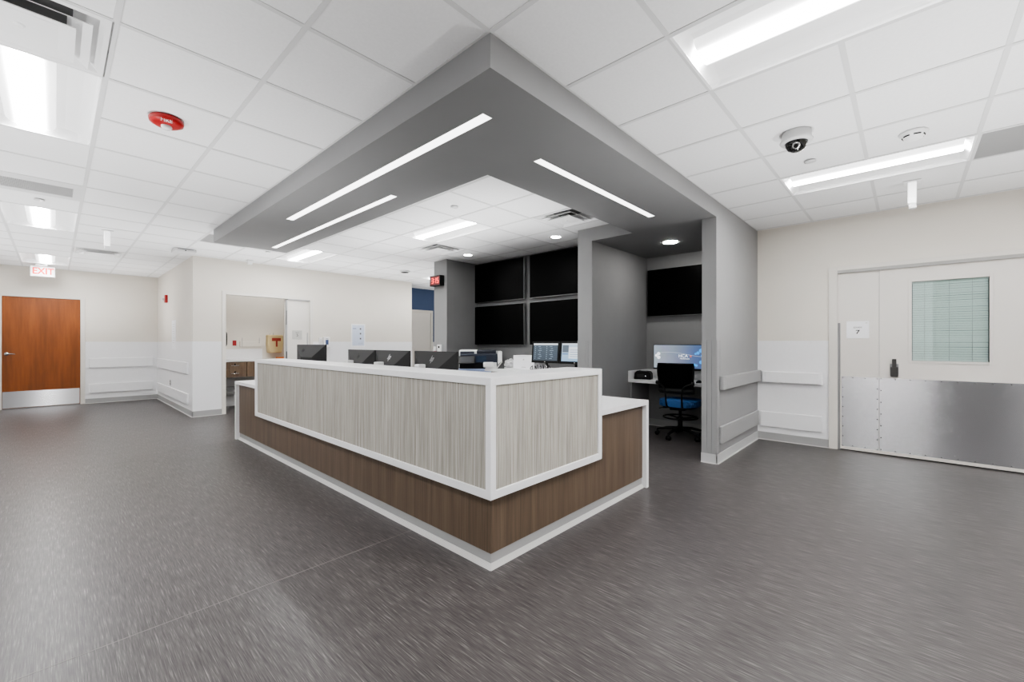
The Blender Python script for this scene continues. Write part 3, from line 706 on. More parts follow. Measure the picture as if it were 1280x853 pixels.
# ------------------------------------------------------------------ televisions
def television(u, v, x, label, grp=None, w=1.225, h=0.71):
    t = thing('wall_television', label, 'television', (x, u, v), FX, grp)
    bm = bmesh.new(); box(bm, -w/2, w/2, -h/2, h/2, 0.035, 0.075, bev=0.003); obj('bezel', bm, M_silver, t)
    obj('screen', B((-w/2+0.004, w/2-0.006, -h/2+0.007, h/2-0.004, 0.0745, 0.0765)), M_screenoff, t)
    obj('wall_mount', B((-0.3, 0.3, -0.2, 0.2, 0.0, 0.036)), M_black, t)
    return t
VW = 'four black televisions of the video wall'
tv = television(5.335, 2.362, 5.45, 'black wall television at the upper left of the four', VW)
for u, v, lab in [(3.985, 2.362, 'black wall television at the upper right of the four'), (5.335, 1.583, 'black wall television at the lower left, above the printer'),
                  (3.985, 1.583, 'black wall television at the lower right, above the two lit monitors')]:
    c = copy_tree(tv); c.location = (5.45, u, v); c['label'] = lab
television(2.312, 2.02, 6.27, 'single black television high on the alcove wall above the chair')

# ------------------------------------------------------------------ reception counter
cx, cy = 1.615, 1.66
t = thing('reception_counter', 'large L-shaped reception counter with white frame, striped panels and dark wood base', 'counter', (0, 0, 0))
TOP, BOT, DZ = 1.071, 0.4005, 0.7615
XE, YE = 2.766, 5.660      # ends of the raised box
D = 0.31                   # its depth
bm = bmesh.new()
Lp = lambda d: [(cx, cy), (XE, cy), (XE, cy+d), (cx+d, cy+d), (cx+d, YE), (cx, YE)]
prism(bm, Lp(D), TOP-0.044, TOP, bev=0.003)
obj('transaction_top', bm, M_white, t)
bm = bmesh.new()
prism(bm, Lp(D), BOT, BOT+0.048, bev=0.003)
box(bm, cx, cx+0.0415, cy, cy+0.0415, BOT+0.046, TOP-0.042, bev=0.002)
box(bm, XE-0.046, XE, cy, cy+D, BOT+0.046, TOP-0.042, bev=0.002)
box(bm, cx, cx+D, YE-0.07, YE, BOT+0.046, TOP-0.042, bev=0.002)
obj('white_frame', bm, M_white, t)
obj('striped_panel', B((cx+0.010, cx+0.03, cy+0.04, YE-0.068, BOT+0.046, TOP-0.042)), M_fabric, t)
obj('striped_panel', B((cx+0.04, XE-0.044, cy+0.010, cy+0.03, BOT+0.046, TOP-0.042)), M_fabric, t)
obj('back_panel', B((cx+D-0.02, cx+D, cy+D-0.02, YE-0.05, DZ, TOP-0.042), (cx+D-0.02, XE-0.044, cy+D-0.02, cy+D, DZ, TOP-0.042)), M_white, t)
bm = bmesh.new()
DD = 0.76; XD, YD = 3.543, 6.474
prism(bm, [(cx, YE-0.004), (cx, YD), (cx+DD, YD), (cx+DD, cy+DD), (XD, cy+DD), (XD, cy), (XE-0.004, cy), (XE-0.004, cy+0.03), (cx+0.045, cy+0.03), (cx+0.045, YE-0.004)][::-1], DZ-0.040, DZ, bev=0.003)
obj('desk_top', bm, M_white, t)
pt = 0.042
obj('end_panel', B((cx, cx+DD, YD-pt, YD, 0, DZ-0.038), bev=0.003), M_white, t)
obj('end_panel', B((XD-pt, XD, cy, cy+DD, 0, DZ-0.038), bev=0.003), M_white, t)
wx, wy = cx+0.040, cy+0.040
obj('wood_base', B((wx, wx+0.02, wy, YD-pt, 0.085, DZ-0.038)), M_walnut, t)
obj('wood_base', B((wx+0.02, XD-pt, wy, wy+0.02, 0.085, DZ-0.038)), M_walnut, t)
obj('toe_kick', B((wx+0.004, wx+0.02, wy+0.004, YD-pt, 0, 0.087), (wx+0.02, XD-pt, wy+0.004, wy+0.02, 0, 0.087)), M_base, t)
bm = bmesh.new()
for k in range(5):
    a = k/4; z0, z1 = 0.0, 0.026*(1-a)+0.003; o_ = 0.016*a
    box(bm, wx+0.004-o_-0.004, wx+0.004-o_+0.001, wy+0.004-o_, YD-pt, z0, z1)
    box(bm, wx+0.004-o_, XD-pt, wy+0.004-o_-0.004, wy+0.004-o_+0.001, z0, z1)
obj('kick_lip', bm, M_lip, t)

# ------------------------------------------------------------------ monitors on the counter desk (seen from behind)
def bolt_logo(parent, m, w):
    """round-less slanted two-letter mark drawn as thin bars"""
    bm = bmesh.new(); S = Matrix(((1, 0.32, 0, 0), (0, 1, 0, 0), (0, 0, 1, 0), (0, 0, 0, 1)))
    for b in ((-0.020, -0.016, -0.016, 0.034), (-0.016, -0.006, 0.012, 0.016), (-0.008, -0.004, -0.016, 0.014), (0.004, 0.008, -0.034, 0.016), (0.008, 0.018, 0.012, 0.016), (0.016, 0.020, -0.016, 0.014), (0.008, 0.018, -0.016, -0.012)):
        box(bm, *b, 0, 0.0012, M=S)
    return obj('logo', bm, m, parent)
def back_monitor(x, y, ztop, rz, label, logo, grp, arm=True, w=0.555, h=0.335, lr=0.0):
    """display whose BACK looks toward local +Y... local frame: u right, v up, w out of the back"""
    t = thing('computer_monitor', label, 'monitor', (x, y, DZ), (0, 0, rz), grp)
    T_ = lambda bm: (bm.transform(Matrix.Rotation(PI/2, 4, 'X')), bm)[1]   # (u,v,w)->(u,-w,v): back faces -Y locally
    v1 = ztop-DZ; v0 = v1-h; a = w/2
    bm = bmesh.new()
    box(bm, -a, a, v0, v1, -0.012, 0.004, bev=0.002)
    O = [(-a+0.004, v0+0.004), (a-0.004, v0+0.004), (a-0.004, v1-0.004), (-a+0.004, v1-0.004)]
    I = [(-a*0.42, v0+0.05), (a*0.36, v0+0.05), (a*0.36, v0+h*0.56), (-a*0.42, v0+h*0.56)]
    lo = [bm.verts.new((p[0], p[1], 0.004)) for p in O]; hi = [bm.verts.new((p[0], p[1], 0.062)) for p in I]
    for i in range(4): bm.faces.new((lo[i], lo[(i+1)%4], hi[(i+1)%4], hi[i]))
    bm.faces.new(hi); bmesh.ops.recalc_face_normals(bm, faces=bm.faces)
    obj('housing', T_(bm), M_darkgray, t)
    obj('screen', T_(B((-a+0.008, a-0.008, v0+0.012, v1-0.008, -0.0135, -0.0118))), M_screenoff, t)
    lg = bolt_logo(t, logo, 0.04)
    # on the sloped upper back
    f = 0.45; zc = 0.004+(0.062-0.004)*f; vc = (v1-0.004)+(v0+h*0.56-(v1-0.004))*f
    tilt = math.atan2(0.058, (v1-0.004)-(v0+h*0.56))
    lg.location = (lr, -zc-0.001, vc); lg.rotation_euler = (PI/2-tilt, 0, 0)
    bm = bmesh.new(); box(bm, -0.05, 0.05, v0+0.06, v0+0.16, 0.06, 0.075, bev=0.004); obj('mount_plate', T_(bm), M_black, t)
    if arm:
        bm = bmesh.new()
        box(bm, -a*0.40, -a*0.40+0.064, v0+0.105, v0+0.222, 0.055, 0.125, bev=0.006)
        box(bm, -a*0.42, 0.03, v0+0.085, v0+0.125, 0.073, 0.093, bev=0.006)
        ar = obj('support_arm', T_(bm), M_whiteplastic, t)
    bm = bmesh.new(); tube(bm, [(0, -0.085, 0.0), (0, -0.085, v0+0.12)], 0.02, 12); obj('stand_post', bm, M_black if not arm else M_chrome, t)
    bm = bmesh.new(); box(bm, -0.11, 0.11, -0.17, 0.05, 0, 0.012, bev=0.004); obj('stand_foot', bm, M_black if not arm else M_chrome, t)
    return t
MG = 'dark monitors standing behind the counter'
RZ = -PI/2                # back looks toward -X
back_monitor(2.11, 5.27, 1.243, RZ+0.22, 'leftmost dark monitor standing alone behind the counter, back turned to the viewer', M_black, MG, arm=False, h=0.34, lr=-0.11)
back_monitor(2.15, 4.118, 1.193, RZ, 'second dark monitor from the left behind the counter, left of the bright-logo monitor', M_darkgray, MG, h=0.33, w=0.56)
back_monitor(2.15, 3.528, 1.193, RZ, 'third dark monitor from the left behind the counter, with a bright silver logo', M_hplogow, MG, h=0.33, w=0.575)
back_monitor(2.15, 2.872, 1.193, RZ, 'largest dark monitor behind the counter, nearest the corner, beside the printer', M_hplogo, MG, h=0.33, w=0.575)

# ------------------------------------------------------------------ video wall counter with printer, boxes and lit monitors
t = thing('back_counter', 'white back counter with walnut front under the black television wall', 'counter', (0, 0, 0))
BZ = 0.862
obj('worktop', B((4.62, 5.449, 3.192, 4.885, BZ-0.04, BZ), bev=0.003), M_white, t)
obj('cabinet_front', B((4.72, 5.449, 3.192, 4.84, 0.1, BZ-0.04)), M_walnut, t)
obj('toe_kick', B((4.78, 5.449, 3.192, 4.84, 0, 0.1)), M_base, t)

def ui_mat(name, kind):
    m = bpy.data.materials.new(name); m.use_nodes = True
    nt = m.node_tree; N = nt.nodes; L = nt.links; p = N['Principled BSDF']
    p.inputs['Base Color'].default_value = rgb(10); p.inputs['Roughness'].default_value = 0.3
    tc = N.new('ShaderNodeTexCoord')
    sx = N.new('ShaderNodeSeparateXYZ'); L.new(tc.outputs['Generated'], sx.inputs[0])
    cr = N.new('ShaderNodeValToRGB'); e = cr.color_ramp.elements
    if kind == 'wide':
        # soft blue-grey desktop picture
        L.new(sx.outputs['X'], cr.inputs['Fac'])
        e[0].position, e[0].color = 0.0, rgb(158, 165, 176); e[1].position, e[1].color = 1.0, rgb(62, 86, 134)
        k = e.new(0.45); k.color = rgb(122, 133, 154); k = e.new(0.7); k.color = rgb(88, 106, 146)
        nz = N.new('ShaderNodeTexNoise'); nz.inputs['Scale'].default_value = 2.2; L.new(tc.outputs['Generated'], nz.inputs['Vector'])
        mx = N.new('ShaderNodeMix'); mx.data_type = 'RGBA'; mx.blend_type = 'OVERLAY'; mx.inputs['Factor'].default_value = 0.18
        L.new(cr.outputs[0], mx.inputs['A']); L.new(nz.outputs['Color'], mx.inputs['B']); col = mx.outputs['Result']
    else:
        L.new(sx.outputs['Y'], cr.inputs['Fac'])
        if kind == 'dark':
            e[0].position, e[0].color = 0.0, rgb(62, 74, 86); e[1].position, e[1].color = 1.0, rgb(78, 92, 104)
        else:
            e[0].position, e[0].color = 0.0, rgb(150, 186, 216); e[1].position, e[1].color = 1.0, rgb(196, 214, 228)
        col = cr.outputs[0]
    L.new(col, p.inputs['Emission Color']); p.inputs['Emission Strength'].default_value = 0.9
    return m
def emis(name, c, s=0.95):
    return mat(name, rgb(20), 0.4, emit=c, estr=s)
M_uiwhite = emis('ui_white', rgb(225, 232, 238)); M_uipale = emis('ui_pale', rgb(160, 180, 196)); M_uiblue = emis('ui_blue', rgb(92, 122, 170)); M_uigray = emis('ui_gray', rgb(92, 104, 116))

def lit_monitor(x, y, z0, rz, label, kind, grp):
    w, h = 0.50, 0.315
    t = thing('computer_monitor', label, 'monitor', (x, y, BZ), (0, 0, rz), grp)
    tl = thing('x', 'x', 'x')  # placeholder removed below
    bpy.data.objects.remove(tl)
    R = Matrix.Rotation(PI/2-0.10, 4, 'X')          # (u,v,w) -> front looks toward local -Y, leaning back
    Tm = Matrix.Translation((0, 0, z0-BZ)) @ R
    def put(name, bm, m, par=t):
        bm.transform(Tm); return obj(name, bm, m, par)
    put('bezel', B((-w/2, w/2, 0, h, -0.035, 0.0), bev=0.003), M_black)
    # screen: keep its mesh flat so its picture follows its own bounds
    sc = obj('screen', B((-w/2+0.03, w/2-0.03, 0.035, h-0.03, 0.0, 0.001)), ui_mat('screen_'+kind, kind), t)
    sc.matrix_local = Tm
    a, b0, b1 = w/2-0.03, 0.035, h-0.03
    if kind == 'dark':
        put('title_bar', B((-a, a, b1-0.024, b1, 0.001, 0.0014)), M_uiwhite)
        bm = bmesh.new()
        for r in range(7):
            v = b1-0.05-r*0.029
            for u in (-0.19, 0.02):
                box(bm, u, u+0.012, v, v+0.009, 0.001, 0.0015)
                box(bm, u+0.06+0.02*(r % 2), u+0.105+0.01*(r % 3), v+0.002, v+0.007, 0.001, 0.0015)
        put('list_rows', bm, M_uipale)
        bm = bmesh.new()
        for r in range(8): box(bm, -a, a, b1-0.032-r*0.029, b1-0.031-r*0.029, 0.001, 0.0013)
        put('row_lines', bm, M_uigray)
    else:
        put('title_bar', B((-a, a, b1-0.014, b1, 0.001, 0.0014)), M_uiwhite)
        put('tile_block', B((-a+0.012, -a+0.115, b1-0.125, b1-0.025, 0.001, 0.0014)), M_uigray)
        put('window', B((-0.10, a-0.01, 0.075, b1-0.05, 0.001, 0.0014)), M_uiwhite)
        bm = bmesh.new()
        for r in range(4): box(bm, -0.08, 0.06, 0.10+r*0.03, 0.106+r*0.03, 0.0014, 0.0017)
        box(bm, -a+0.01, -a+0.11, b1-0.155, b1-0.14, 0.001, 0.0014)
        put('window_text', bm, M_uiblue)
    put('brand_mark', B((-0.010, 0.010, 0.012, 0.022, 0.0, 0.0008)), M_plaque)
    bm = bmesh.new(); tube(bm, [(0, 0.05, 0.012), (0, 0.05, z0-BZ+0.14)], 0.022, 12); obj('stand_post', bm, M_black, t)
    bm = bmesh.new(); lathe(bm, [(0, 0.014), (0.10, 0.012), (0.11, 0)], 32); bm.transform(Matrix.Translation((0, 0.05, 0))); obj('stand_foot', bm, M_black, t)
    return t
LG = 'lit monitors on the back counter'
lit_monitor(4.86, 3.872, 0.972, -PI/2+0.02, 'lit monitor with a dark list screen beside the white boxes', 'dark', LG)
lit_monitor(4.86, 3.352, 0.972, -PI/2+0.02, 'lit monitor with a pale blue screen, partly behind the grey divider', 'light', LG)
t = thing('cable_bundle', 'tangle of black and silver cables on the back counter under the lit list monitor', 'cables', (4.74, 3.85, BZ))
for k in range(7):
    bm = bmesh.new(); a = -0.16+k*0.05
    pts = [(0.02*random.uniform(-1, 1), a+random.uniform(-.05, .05), 0.010+random.uniform(0, 0.02)) for _ in range(3)] + [(0.02, a+0.03, 0.06+random.uniform(0, 0.04)), (0.05, a+0.05, 0.012)]
    tube(bm, smooth_path(pts, 5), 0.0055, 6); obj('cable', bm, [M_black, M_chrome, M_darkgray][k % 3], t)
# two flat white boxes stacked
for z0, lab in ((BZ, 'white cardboard box on the back counter, lower of the stacked pair'), (BZ+0.090, 'white cardboard box on top of the stacked pair on the back counter')):
    h_ = 0.090 if z0 == BZ else 0.118
    t = thing('cardboard_box', lab, 'box', (4.93, 4.34, z0), (0, 0, -PI/2), 'white boxes on the back counter')
    T_ = Matrix.Rotation(PI/2, 4, 'X')
    bm = B((-0.215, 0.215, 0, h_-0.001, -0.24, 0.0), bev=0.003); bm.transform(T_); obj('carton', bm, M_paper, t)
    bm = B((-0.045, 0.045, h_*0.25, h_*0.36, 0, 0.0006)) if z0 == BZ else B((-0.012, 0.012, h_*0.38, h_*0.56, 0, 0.0006)); bm.transform(T_); obj('print_mark', bm, M_plaque, t)

# multifunction printer standing at the left end of the back counter, turned toward the viewer
t = thing('office_printer', 'dark blue and white office printer standing between the counter and the grey column', 'printer', (4.94, 5.33, 0), (0, 0, math.radians(-43)))
w, d = 0.72, 0.52
def pb(name, bm, m, par=t): return obj(name, bm, m, par)
pb('base_trays', B((-w/2, w/2, -d/2, d/2, 0.03, 0.84), bev=0.012), M_lavender)
bm = bmesh.new()
for k in range(4): box(bm, -w/2+0.03, w/2-0.03, -d/2-0.012, -d/2+0.005, 0.10+k*0.17, 0.25+k*0.17, bev=0.005)
pb('tray_front', bm, M_lavender)
pb('output_gap', B((-w/2+0.02, w/2-0.06, -d/2+0.03, d/2, 0.84, 0.935)), M_black)
pb('rear_body', B((-w/2, w/2+0.01, -d/2+0.30, d/2, 0.84, 1.125), (w/2-0.075, w/2, -d/2+0.01, d/2, 0.84, 1.125), bev=0.015), M_whiteplastic)
pb('scanner_housing', B((-w/2+0.03, w/2-0.08, -d/2, d/2-0.05, 0.93, 1.085), bev=0.012), M_printernavy)
pb('document_feeder', B((-w/2+0.30, w/2-0.10, -d/2+0.03, d/2-0.06, 1.075, 1.15), bev=0.02), mat('printer_black_blue', rgb(18, 24, 38), 0.4))
pb('lid', B((-w/2+0.01, w/2-0.20, -d/2+0.06, d/2, 1.075, 1.148), bev=0.02), M_whiteplastic)
pb('lid_front', B((-w/2+0.03, -w/2+0.26, -d/2+0.02, -d/2+0.10, 1.06, 1.125), bev=0.01), M_printernavy)
pn = bmesh.new(); box(pn, -0.13, 0.13, -0.07, 0.07, -0.012, 0.012, bev=0.006); pn.transform(Matrix.Translation((-w/2+0.14, -d/2-0.055, 0.985)) @ Matrix.Rotation(math.radians(58), 4, 'X'))
cp = pb('control_panel', pn, M_darkgray)
pn = B((-0.10, 0.10, -0.045, 0.05, 0.012, 0.0135)); pn.transform(Matrix.Translation((-w/2+0.14, -d/2-0.055, 0.985)) @ Matrix.Rotation(math.radians(58), 4, 'X'))
obj('touch_screen', pn, mat('panel_glass', rgb(40, 42, 46), 0.4, spec=0.2), cp)
pb('front_gloss', B((-0.07, 0.10, -d/2-0.003, -d/2+0.002, 0.95, 1.05)), mat('printer_teal', rgb(40, 54, 72), 0.25))
for sx in (-1, 1):
    for sy in (-1, 1):
        bm = bmesh.new(); tube(bm, [(sx*(w/2-0.08)-0.012, sy*(d/2-0.08), 0.018), (sx*(w/2-0.08)+0.012, sy*(d/2-0.08), 0.018)], 0.018, 12); pb('caster', bm, M_black)
# white label printer / telephone at the left end of the back counter
t = thing('label_printer', 'white label printer with a grey slanted lid in front of the printer', 'label printer', (4.71, 4.775, BZ), (0, 0, math.radians(-43)))
pb('body', B((-0.19, 0.0, -0.10, 0.10, 0.02, 0.105), (-0.15, -0.005, -0.095, 0.1, 0.0, 0.03), bev=0.012), M_whiteplastic, t)
pb('side_block', B((-0.005, 0.055, -0.095, 0.09, 0.0, 0.10), bev=0.006), M_offwhite, t)
bm = bmesh.new(); prism(bm, [(0.02, 0.0), (0.19, 0.0), (0.19, 0.055), (0.15, 0.115), (0.10, 0.085)], -0.09, 0.10, bev=0.004, M=Matrix(((1,0,0,0),(0,0,1,0),(0,1,0,0),(0,0,0,1))))
pb('slanted_lid', bm, mat('lid_gray', rgb(74), 0.5), t)
bm = bmesh.new(); prism(bm, [(0.03, 0.0), (0.06, 0.0), (0.165, 0.118), (0.145, 0.122)], -0.102, -0.088, bev=0.002, M=Matrix(((1,0,0,0),(0,0,1,0),(0,1,0,0),(0,0,0,1))))
pb('lid_edge', bm, M_plaque, t)
t.scale = (0.86, 0.86, 0.92)
# crumpled grey bag behind
t = thing('plastic_bag', 'crumpled grey plastic bag between the office printer and the white boxes', 'bag', (5.10, 4.77, BZ))
bm = bmesh.new(); bmesh.ops.create_icosphere(bm, subdivisions=4, radius=1.0)
from mathutils import noise
for v in bm.verts:
    n_ = noise.noise(v.co*2.3)*0.35 + noise.noise(v.co*6)*0.14
    v.co *= 1+n_; v.co = Vector((v.co.x*0.085, v.co.y*0.11, max(0.0, (v.co.z+0.7)*0.078)))
for f in bm.faces: f.smooth = False
obj('bag', bm, M_offwhite, t)

# ------------------------------------------------------------------ alcove desk, wide monitor, phone and chair
AZ = 0.735
t = thing('alcove_desk', 'white wall-hung desk with low side splash inside the grey alcove', 'desk', (0, 0, 0))
obj('worktop', B((5.66, 6.266, 1.604, 2.968, AZ-0.04, AZ), bev=0.003), M_white, t)
obj('side_splash', B((5.66, 6.266, 2.946, 2.968, AZ, AZ+0.125), bev=0.002), M_white, t)
obj('back_splash', B((6.246, 6.266, 1.604, 2.946, AZ, AZ+0.125), bev=0.002), M_white, t)
obj('support_panel', B((5.70, 6.26, 2.93, 2.968, 0.0, AZ-0.04)), M_graydk, t)
t = thing('ultrawide_monitor', 'curved wide monitor showing a glowing blue desktop picture on the alcove desk', 'monitor', (6.08, 2.335, AZ), (0, 0, -PI/2+0.06))
w, h, v0 = 0.83, 0.355, 0.150
Rr = 1.9
def curved(bm, u0, u1, va, vb, off, th, n=24):
    def P(u, r): a = u/Rr; return (Rr*math.sin(a)*(r/Rr), (r*math.cos(a)-Rr))
    lo_f, hi_f, lo_b, hi_b = [], [], [], []
    for k in range(n+1):
        u = u0+(u1-u0)*k/n; a = u/Rr
        for lst, r, v in ((lo_f, Rr-off, va), (hi_f, Rr-off, vb), (lo_b, Rr+th, va), (hi_b, Rr+th, vb)):
            lst.append(bm.verts.new((r*math.sin(a), r*math.cos(a)-Rr, v)))
    for k in range(n):
        bm.faces.new((lo_f[k], lo_f[k+1], hi_f[k+1], hi_f[k])); bm.faces.new((lo_b[k+1], lo_b[k], hi_b[k], hi_b[k+1]))
        bm.faces.new((hi_f[k], hi_f[k+1], hi_b[k+1], hi_b[k])); bm.faces.new((lo_f[k+1], lo_f[k], lo_b[k], lo_b[k+1]))
    bm.faces.new((lo_f[0], hi_f[0], hi_b[0], lo_b[0])); bm.faces.new((lo_f[-1], lo_b[-1], hi_b[-1], hi_f[-1]))
bm = bmesh.new(); curved(bm, -w/2, w/2, v0, v0+h, 0.0, 0.03); obj('bezel', bm, M_black, t)
bm = bmesh.new(); curved(bm, -w/2+0.008, w/2-0.008, v0+0.018, v0+h-0.008, 0.001, 0.0); sc = obj('screen', bm, ui_mat('screen_wide', 'wide'), t)
def curve_pt(u, v, off): a = u/Rr; return Vector(((Rr-off)*math.sin(a), (Rr-off)*math.cos(a)-Rr, v)), a
def on_screen(o, u, v, off=0.002):
    p, a = curve_pt(u, v, off); o.location = p; o.rotation_euler = (PI/2, 0, -a)
M_glow = emis('screen_white_glow', rgb(245, 248, 252), 1.1); M_hex = emis('screen_hex_blue', rgb(70, 160, 235), 1.0); M_logo_or = emis('logo_orange', rgb(224, 120, 92), 0.9)
def hexes(name, lst, m):
    bm = bmesh.new()
    for u, v, r in lst:
        p, a = curve_pt(u, v, 0.002)
        vs = [bm.verts.new(curve_pt(u+r*math.cos(PI*k/3+PI/6), v+r*math.sin(PI*k/3+PI/6), 0.002)[0]) for k in range(6)]
        bm.faces.new(vs)
    return obj(name, bm, m, sc)
hexes('white_hexagons', [(-0.372, v0+0.195, 0.022), (-0.342, v0+0.222, 0.026), (-0.340, v0+0.168, 0.026)], M_glow)
hexes('blue_hexagons', [(0.245, v0+0.270, 0.030), (0.205, v0+0.238, 0.024), (0.172, v0+0.226, 0.017), (0.262, v0+0.200, 0.020), (0.245, v0+0.110, 0.026), (0.275, v0+0.125, 0.020), (0.160, v0+0.070, 0.020), (0.185, v0+0.064, 0.018), (0.30, v0+0.20, 0.02)], M_hex)
l1 = lettering('HCA', 0.062, M_glow, sc, (0, 0, 0), extr=0.0003); on_screen(l1, 0.0, v0+0.192)
l2 = lettering('Healthcare', 0.030, M_glow, sc, (0, 0, 0), extr=0.0003); on_screen(l2, 0.022, v0+0.155)
bm = B((-0.012, 0.012, -0.004, 0.004, 0, 0.0006), (-0.004, 0.004, -0.012, 0.012, 0, 0.0006), (-0.012, -0.006, 0.006, 0.012, 0, 0.0006), (0.006, 0.012, 0.006, 0.012, 0, 0.0006), (0.006, 0.012, -0.012, -0.006, 0, 0.0006), (-0.012, -0.006, -0.012, -0.006, 0, 0.0006))
l3 = obj('logo_mark', bm, M_logo_or, sc); on_screen(l3, 0.105, v0+0.190)
bm = bmesh.new()
pts = [curve_pt(-0.36+0.66*k/20, v0+0.215+0.03*math.sin(k/20*PI*1.3+0.6), 0.002)[0] for k in range(21)]
tube(bm, pts, 0.0022, 4); obj('light_streak', bm, emis('streak_glow', rgb(190, 196, 208), 0.9), sc)
bm = bmesh.new(); box(bm, -0.035, 0.035, 0.03, 0.06, 0.01, v0+0.16, bev=0.006); obj('stand_post', bm, M_black, t)
bm = bmesh.new(); prism(bm, [(-0.14, -0.10), (0.14, -0.10), (0.10, 0.10), (-0.10, 0.10)], 0, 0.014, bev=0.004); obj('stand_foot', bm, M_black, t)
# phone: angular black base with handset cradle
t = thing('black_terminal', 'small black boxy terminal on the alcove desk left of the wide monitor', 'terminal', (5.88, 2.835, AZ), (0, 0, -PI/2+0.25))
bm = bmesh.new(); prism(bm, [(-0.12, 0.0), (0.12, 0.0), (0.115, 0.085), (0.09, 0.115), (-0.075, 0.125), (-0.11, 0.095)], -0.09, 0.09, bev=0.010, M=Matrix(((1,0,0,0),(0,0,1,0),(0,1,0,0),(0,0,0,1))))
obj('housing', bm, M_black, t)
obj('front_panel', B((-0.075, 0.02, -0.093, -0.088, 0.03, 0.075)), M_darkgray, t)
bm = bmesh.new(); lathe(bm, [(0, 0.002), (0.006, 0.001), (0.007, 0)], 12, Matrix.Translation((0.045, -0.091, 0.05)) @ Matrix.Rotation(PI/2, 4, 'X')); obj('indicator', bm, M_glow, t)
obj('label_strip', B((-0.04, 0.05, -0.02, 0.03, 0.119, 0.1255)), M_vent, t)
t = thing('computer_mouse', 'black computer mouse on the right end of the alcove desk', 'mouse', (5.80, 2.02, AZ))
bm = bmesh.new(); bmesh.ops.create_uvsphere(bm, u_segments=20, v_segments=12, radius=1)
for v in bm.verts: v.co = Vector((v.co.x*0.06, v.co.y*0.034, max(0, v.co.z)*0.036))
for f in bm.faces: f.smooth = True
obj('mouse_body', bm, M_black, t)
t = thing('keyboard', 'black keyboard on the alcove desk behind the mesh chair', 'keyboard', (5.84, 2.35, AZ), (0, 0, -PI/2))
obj('tray', B((-0.22, 0.22, -0.07, 0.07, 0, 0.016), bev=0.004), M_black, t)
bm = bmesh.new()
for r in range(5):
    for k in range(15): box(bm, -0.21+k*0.028, -0.21+k*0.028+0.024, -0.062+r*0.025, -0.062+r*0.025+0.021, 0.016, 0.021)
ky = obj('keys', bm, M_darkgray, t)

# drafting chair
t = thing('drafting_chair', 'black mesh-back office chair with bright blue seat and foot ring in the alcove', 'chair', (5.72, 2.235, 0), (0, 0, -PI/2+0.12))
# local: chair faces +Y (towards the desk), its back toward -Y
SH = 0.50
bm = bmesh.new()
pts = []
for k in range(40):
    a = 2*PI*k/40; c_, s_ = math.cos(a), math.sin(a)
    pts.append((0.245*math.copysign(abs(c_)**0.55, c_), 0.235*math.copysign(abs(s_)**0.55, s_)))
prism(bm, pts, SH-0.075, SH+0.01, bev=0.02, seg=3)
for f in bm.faces: f.smooth = True
obj('seat', bm, M_blue, t)
bm = bmesh.new(); prism(bm, [(p[0]*0.86, p[1]*0.86) for p in pts], SH-0.095, SH-0.07, bev=0.006); obj('seat_pan', bm, M_black, t)
# mesh back: curved sheet inside a frame
def back_pt(s, tt):
    """s -1..1 across, tt 0..1 up"""
    hw = 0.200 + 0.030*tt - 0.012*(2*tt-1)**4
    if tt < 0.25: hw += 0.022*(1-(tt/0.25))
    y = -0.235 - 0.05*tt - 0.04*math.sin(tt*PI)*0.5 + 0.045*s*s
    return Vector((s*hw, y, 0.615+0.375*tt))
bm = bmesh.new(); n = 16
g = [[bm.verts.new(back_pt(-0.97+1.94*i/n, j/n)) for i in range(n+1)] for j in range(n+1)]
for j in range(n):
    for i in range(n):
        f = bm.faces.new((g[j][i], g[j][i+1], g[j+1][i+1], g[j+1][i])); f.smooth = True
ret = bmesh.ops.solidify(bm, geom=list(bm.faces), thickness=0.006)
bk = obj('backrest', bm, M_blackmesh, t)
bm = bmesh.new()
loop = [back_pt(-1+2*i/12, 0) for i in range(13)] + [back_pt(1, j/12) for j in range(1, 13)] + [back_pt(1-2*i/12, 1) for i in range(1, 13)] + [back_pt(-1, 1-j/12) for j in range(1, 12)]
tube(bm, loop, 0.013, 8, closed=True); obj('frame', bm, M_black, bk)
bm = bmesh.new()
lp = [back_pt(-1+2*i/12, 0.08) for i in range(13)]; tube(bm, lp, 0.030, 8); obj('lower_band', bm, M_darkgray, bk)
for s in (-1, 1):
    bm = bmesh.new()
    tube(bm, smooth_path([(s*0.215, -0.262, 0.745), (s*0.205, -0.300, 0.735), (s*0.15, -0.325, 0.715), (s*0.112, -0.330, 0.67), (s*0.10, -0.322, 0.58), (s*0.098, -0.300, 0.47), (s*0.090, -0.25, 0.425), (s*0.07, -0.12, 0.412)], 6), 0.0115, 8)
    ub = obj('back_support', bm, M_black, t)
    bm = bmesh.new(); tube(bm, [(s*0.238, -0.262, 0.745), (s*0.200, -0.268, 0.745)], 0.024, 12); obj('pivot_knob', bm, M_darkgray, ub)
bm = bmesh.new(); box(bm, -0.10, 0.10, -0.16, 0.10, SH-0.125, SH-0.09, bev=0.012); obj('tilt_mechanism', bm, M_black, t)
bm = bmesh.new(); tube(bm, [(-0.08, -0.05, SH-0.11), (-0.22, -0.07, SH-0.115), (-0.26, -0.075, SH-0.125)], 0.006, 6); obj('lever', bm, M_black, t)
bm = bmesh.new(); tube(bm, [(0, 0, 0.075), (0, 0, 0.26)], 0.030, 16); tube(bm, [(0, 0, 0.25), (0, 0, SH-0.10)], 0.020, 16); obj('gas_column', bm, M_black, t)
bm = bmesh.new(); tube(bm, [(0.215*math.cos(2*PI*k/40), 0.215*math.sin(2*PI*k/40), 0.268) for k in range(40)], 0.0105, 8, closed=True)
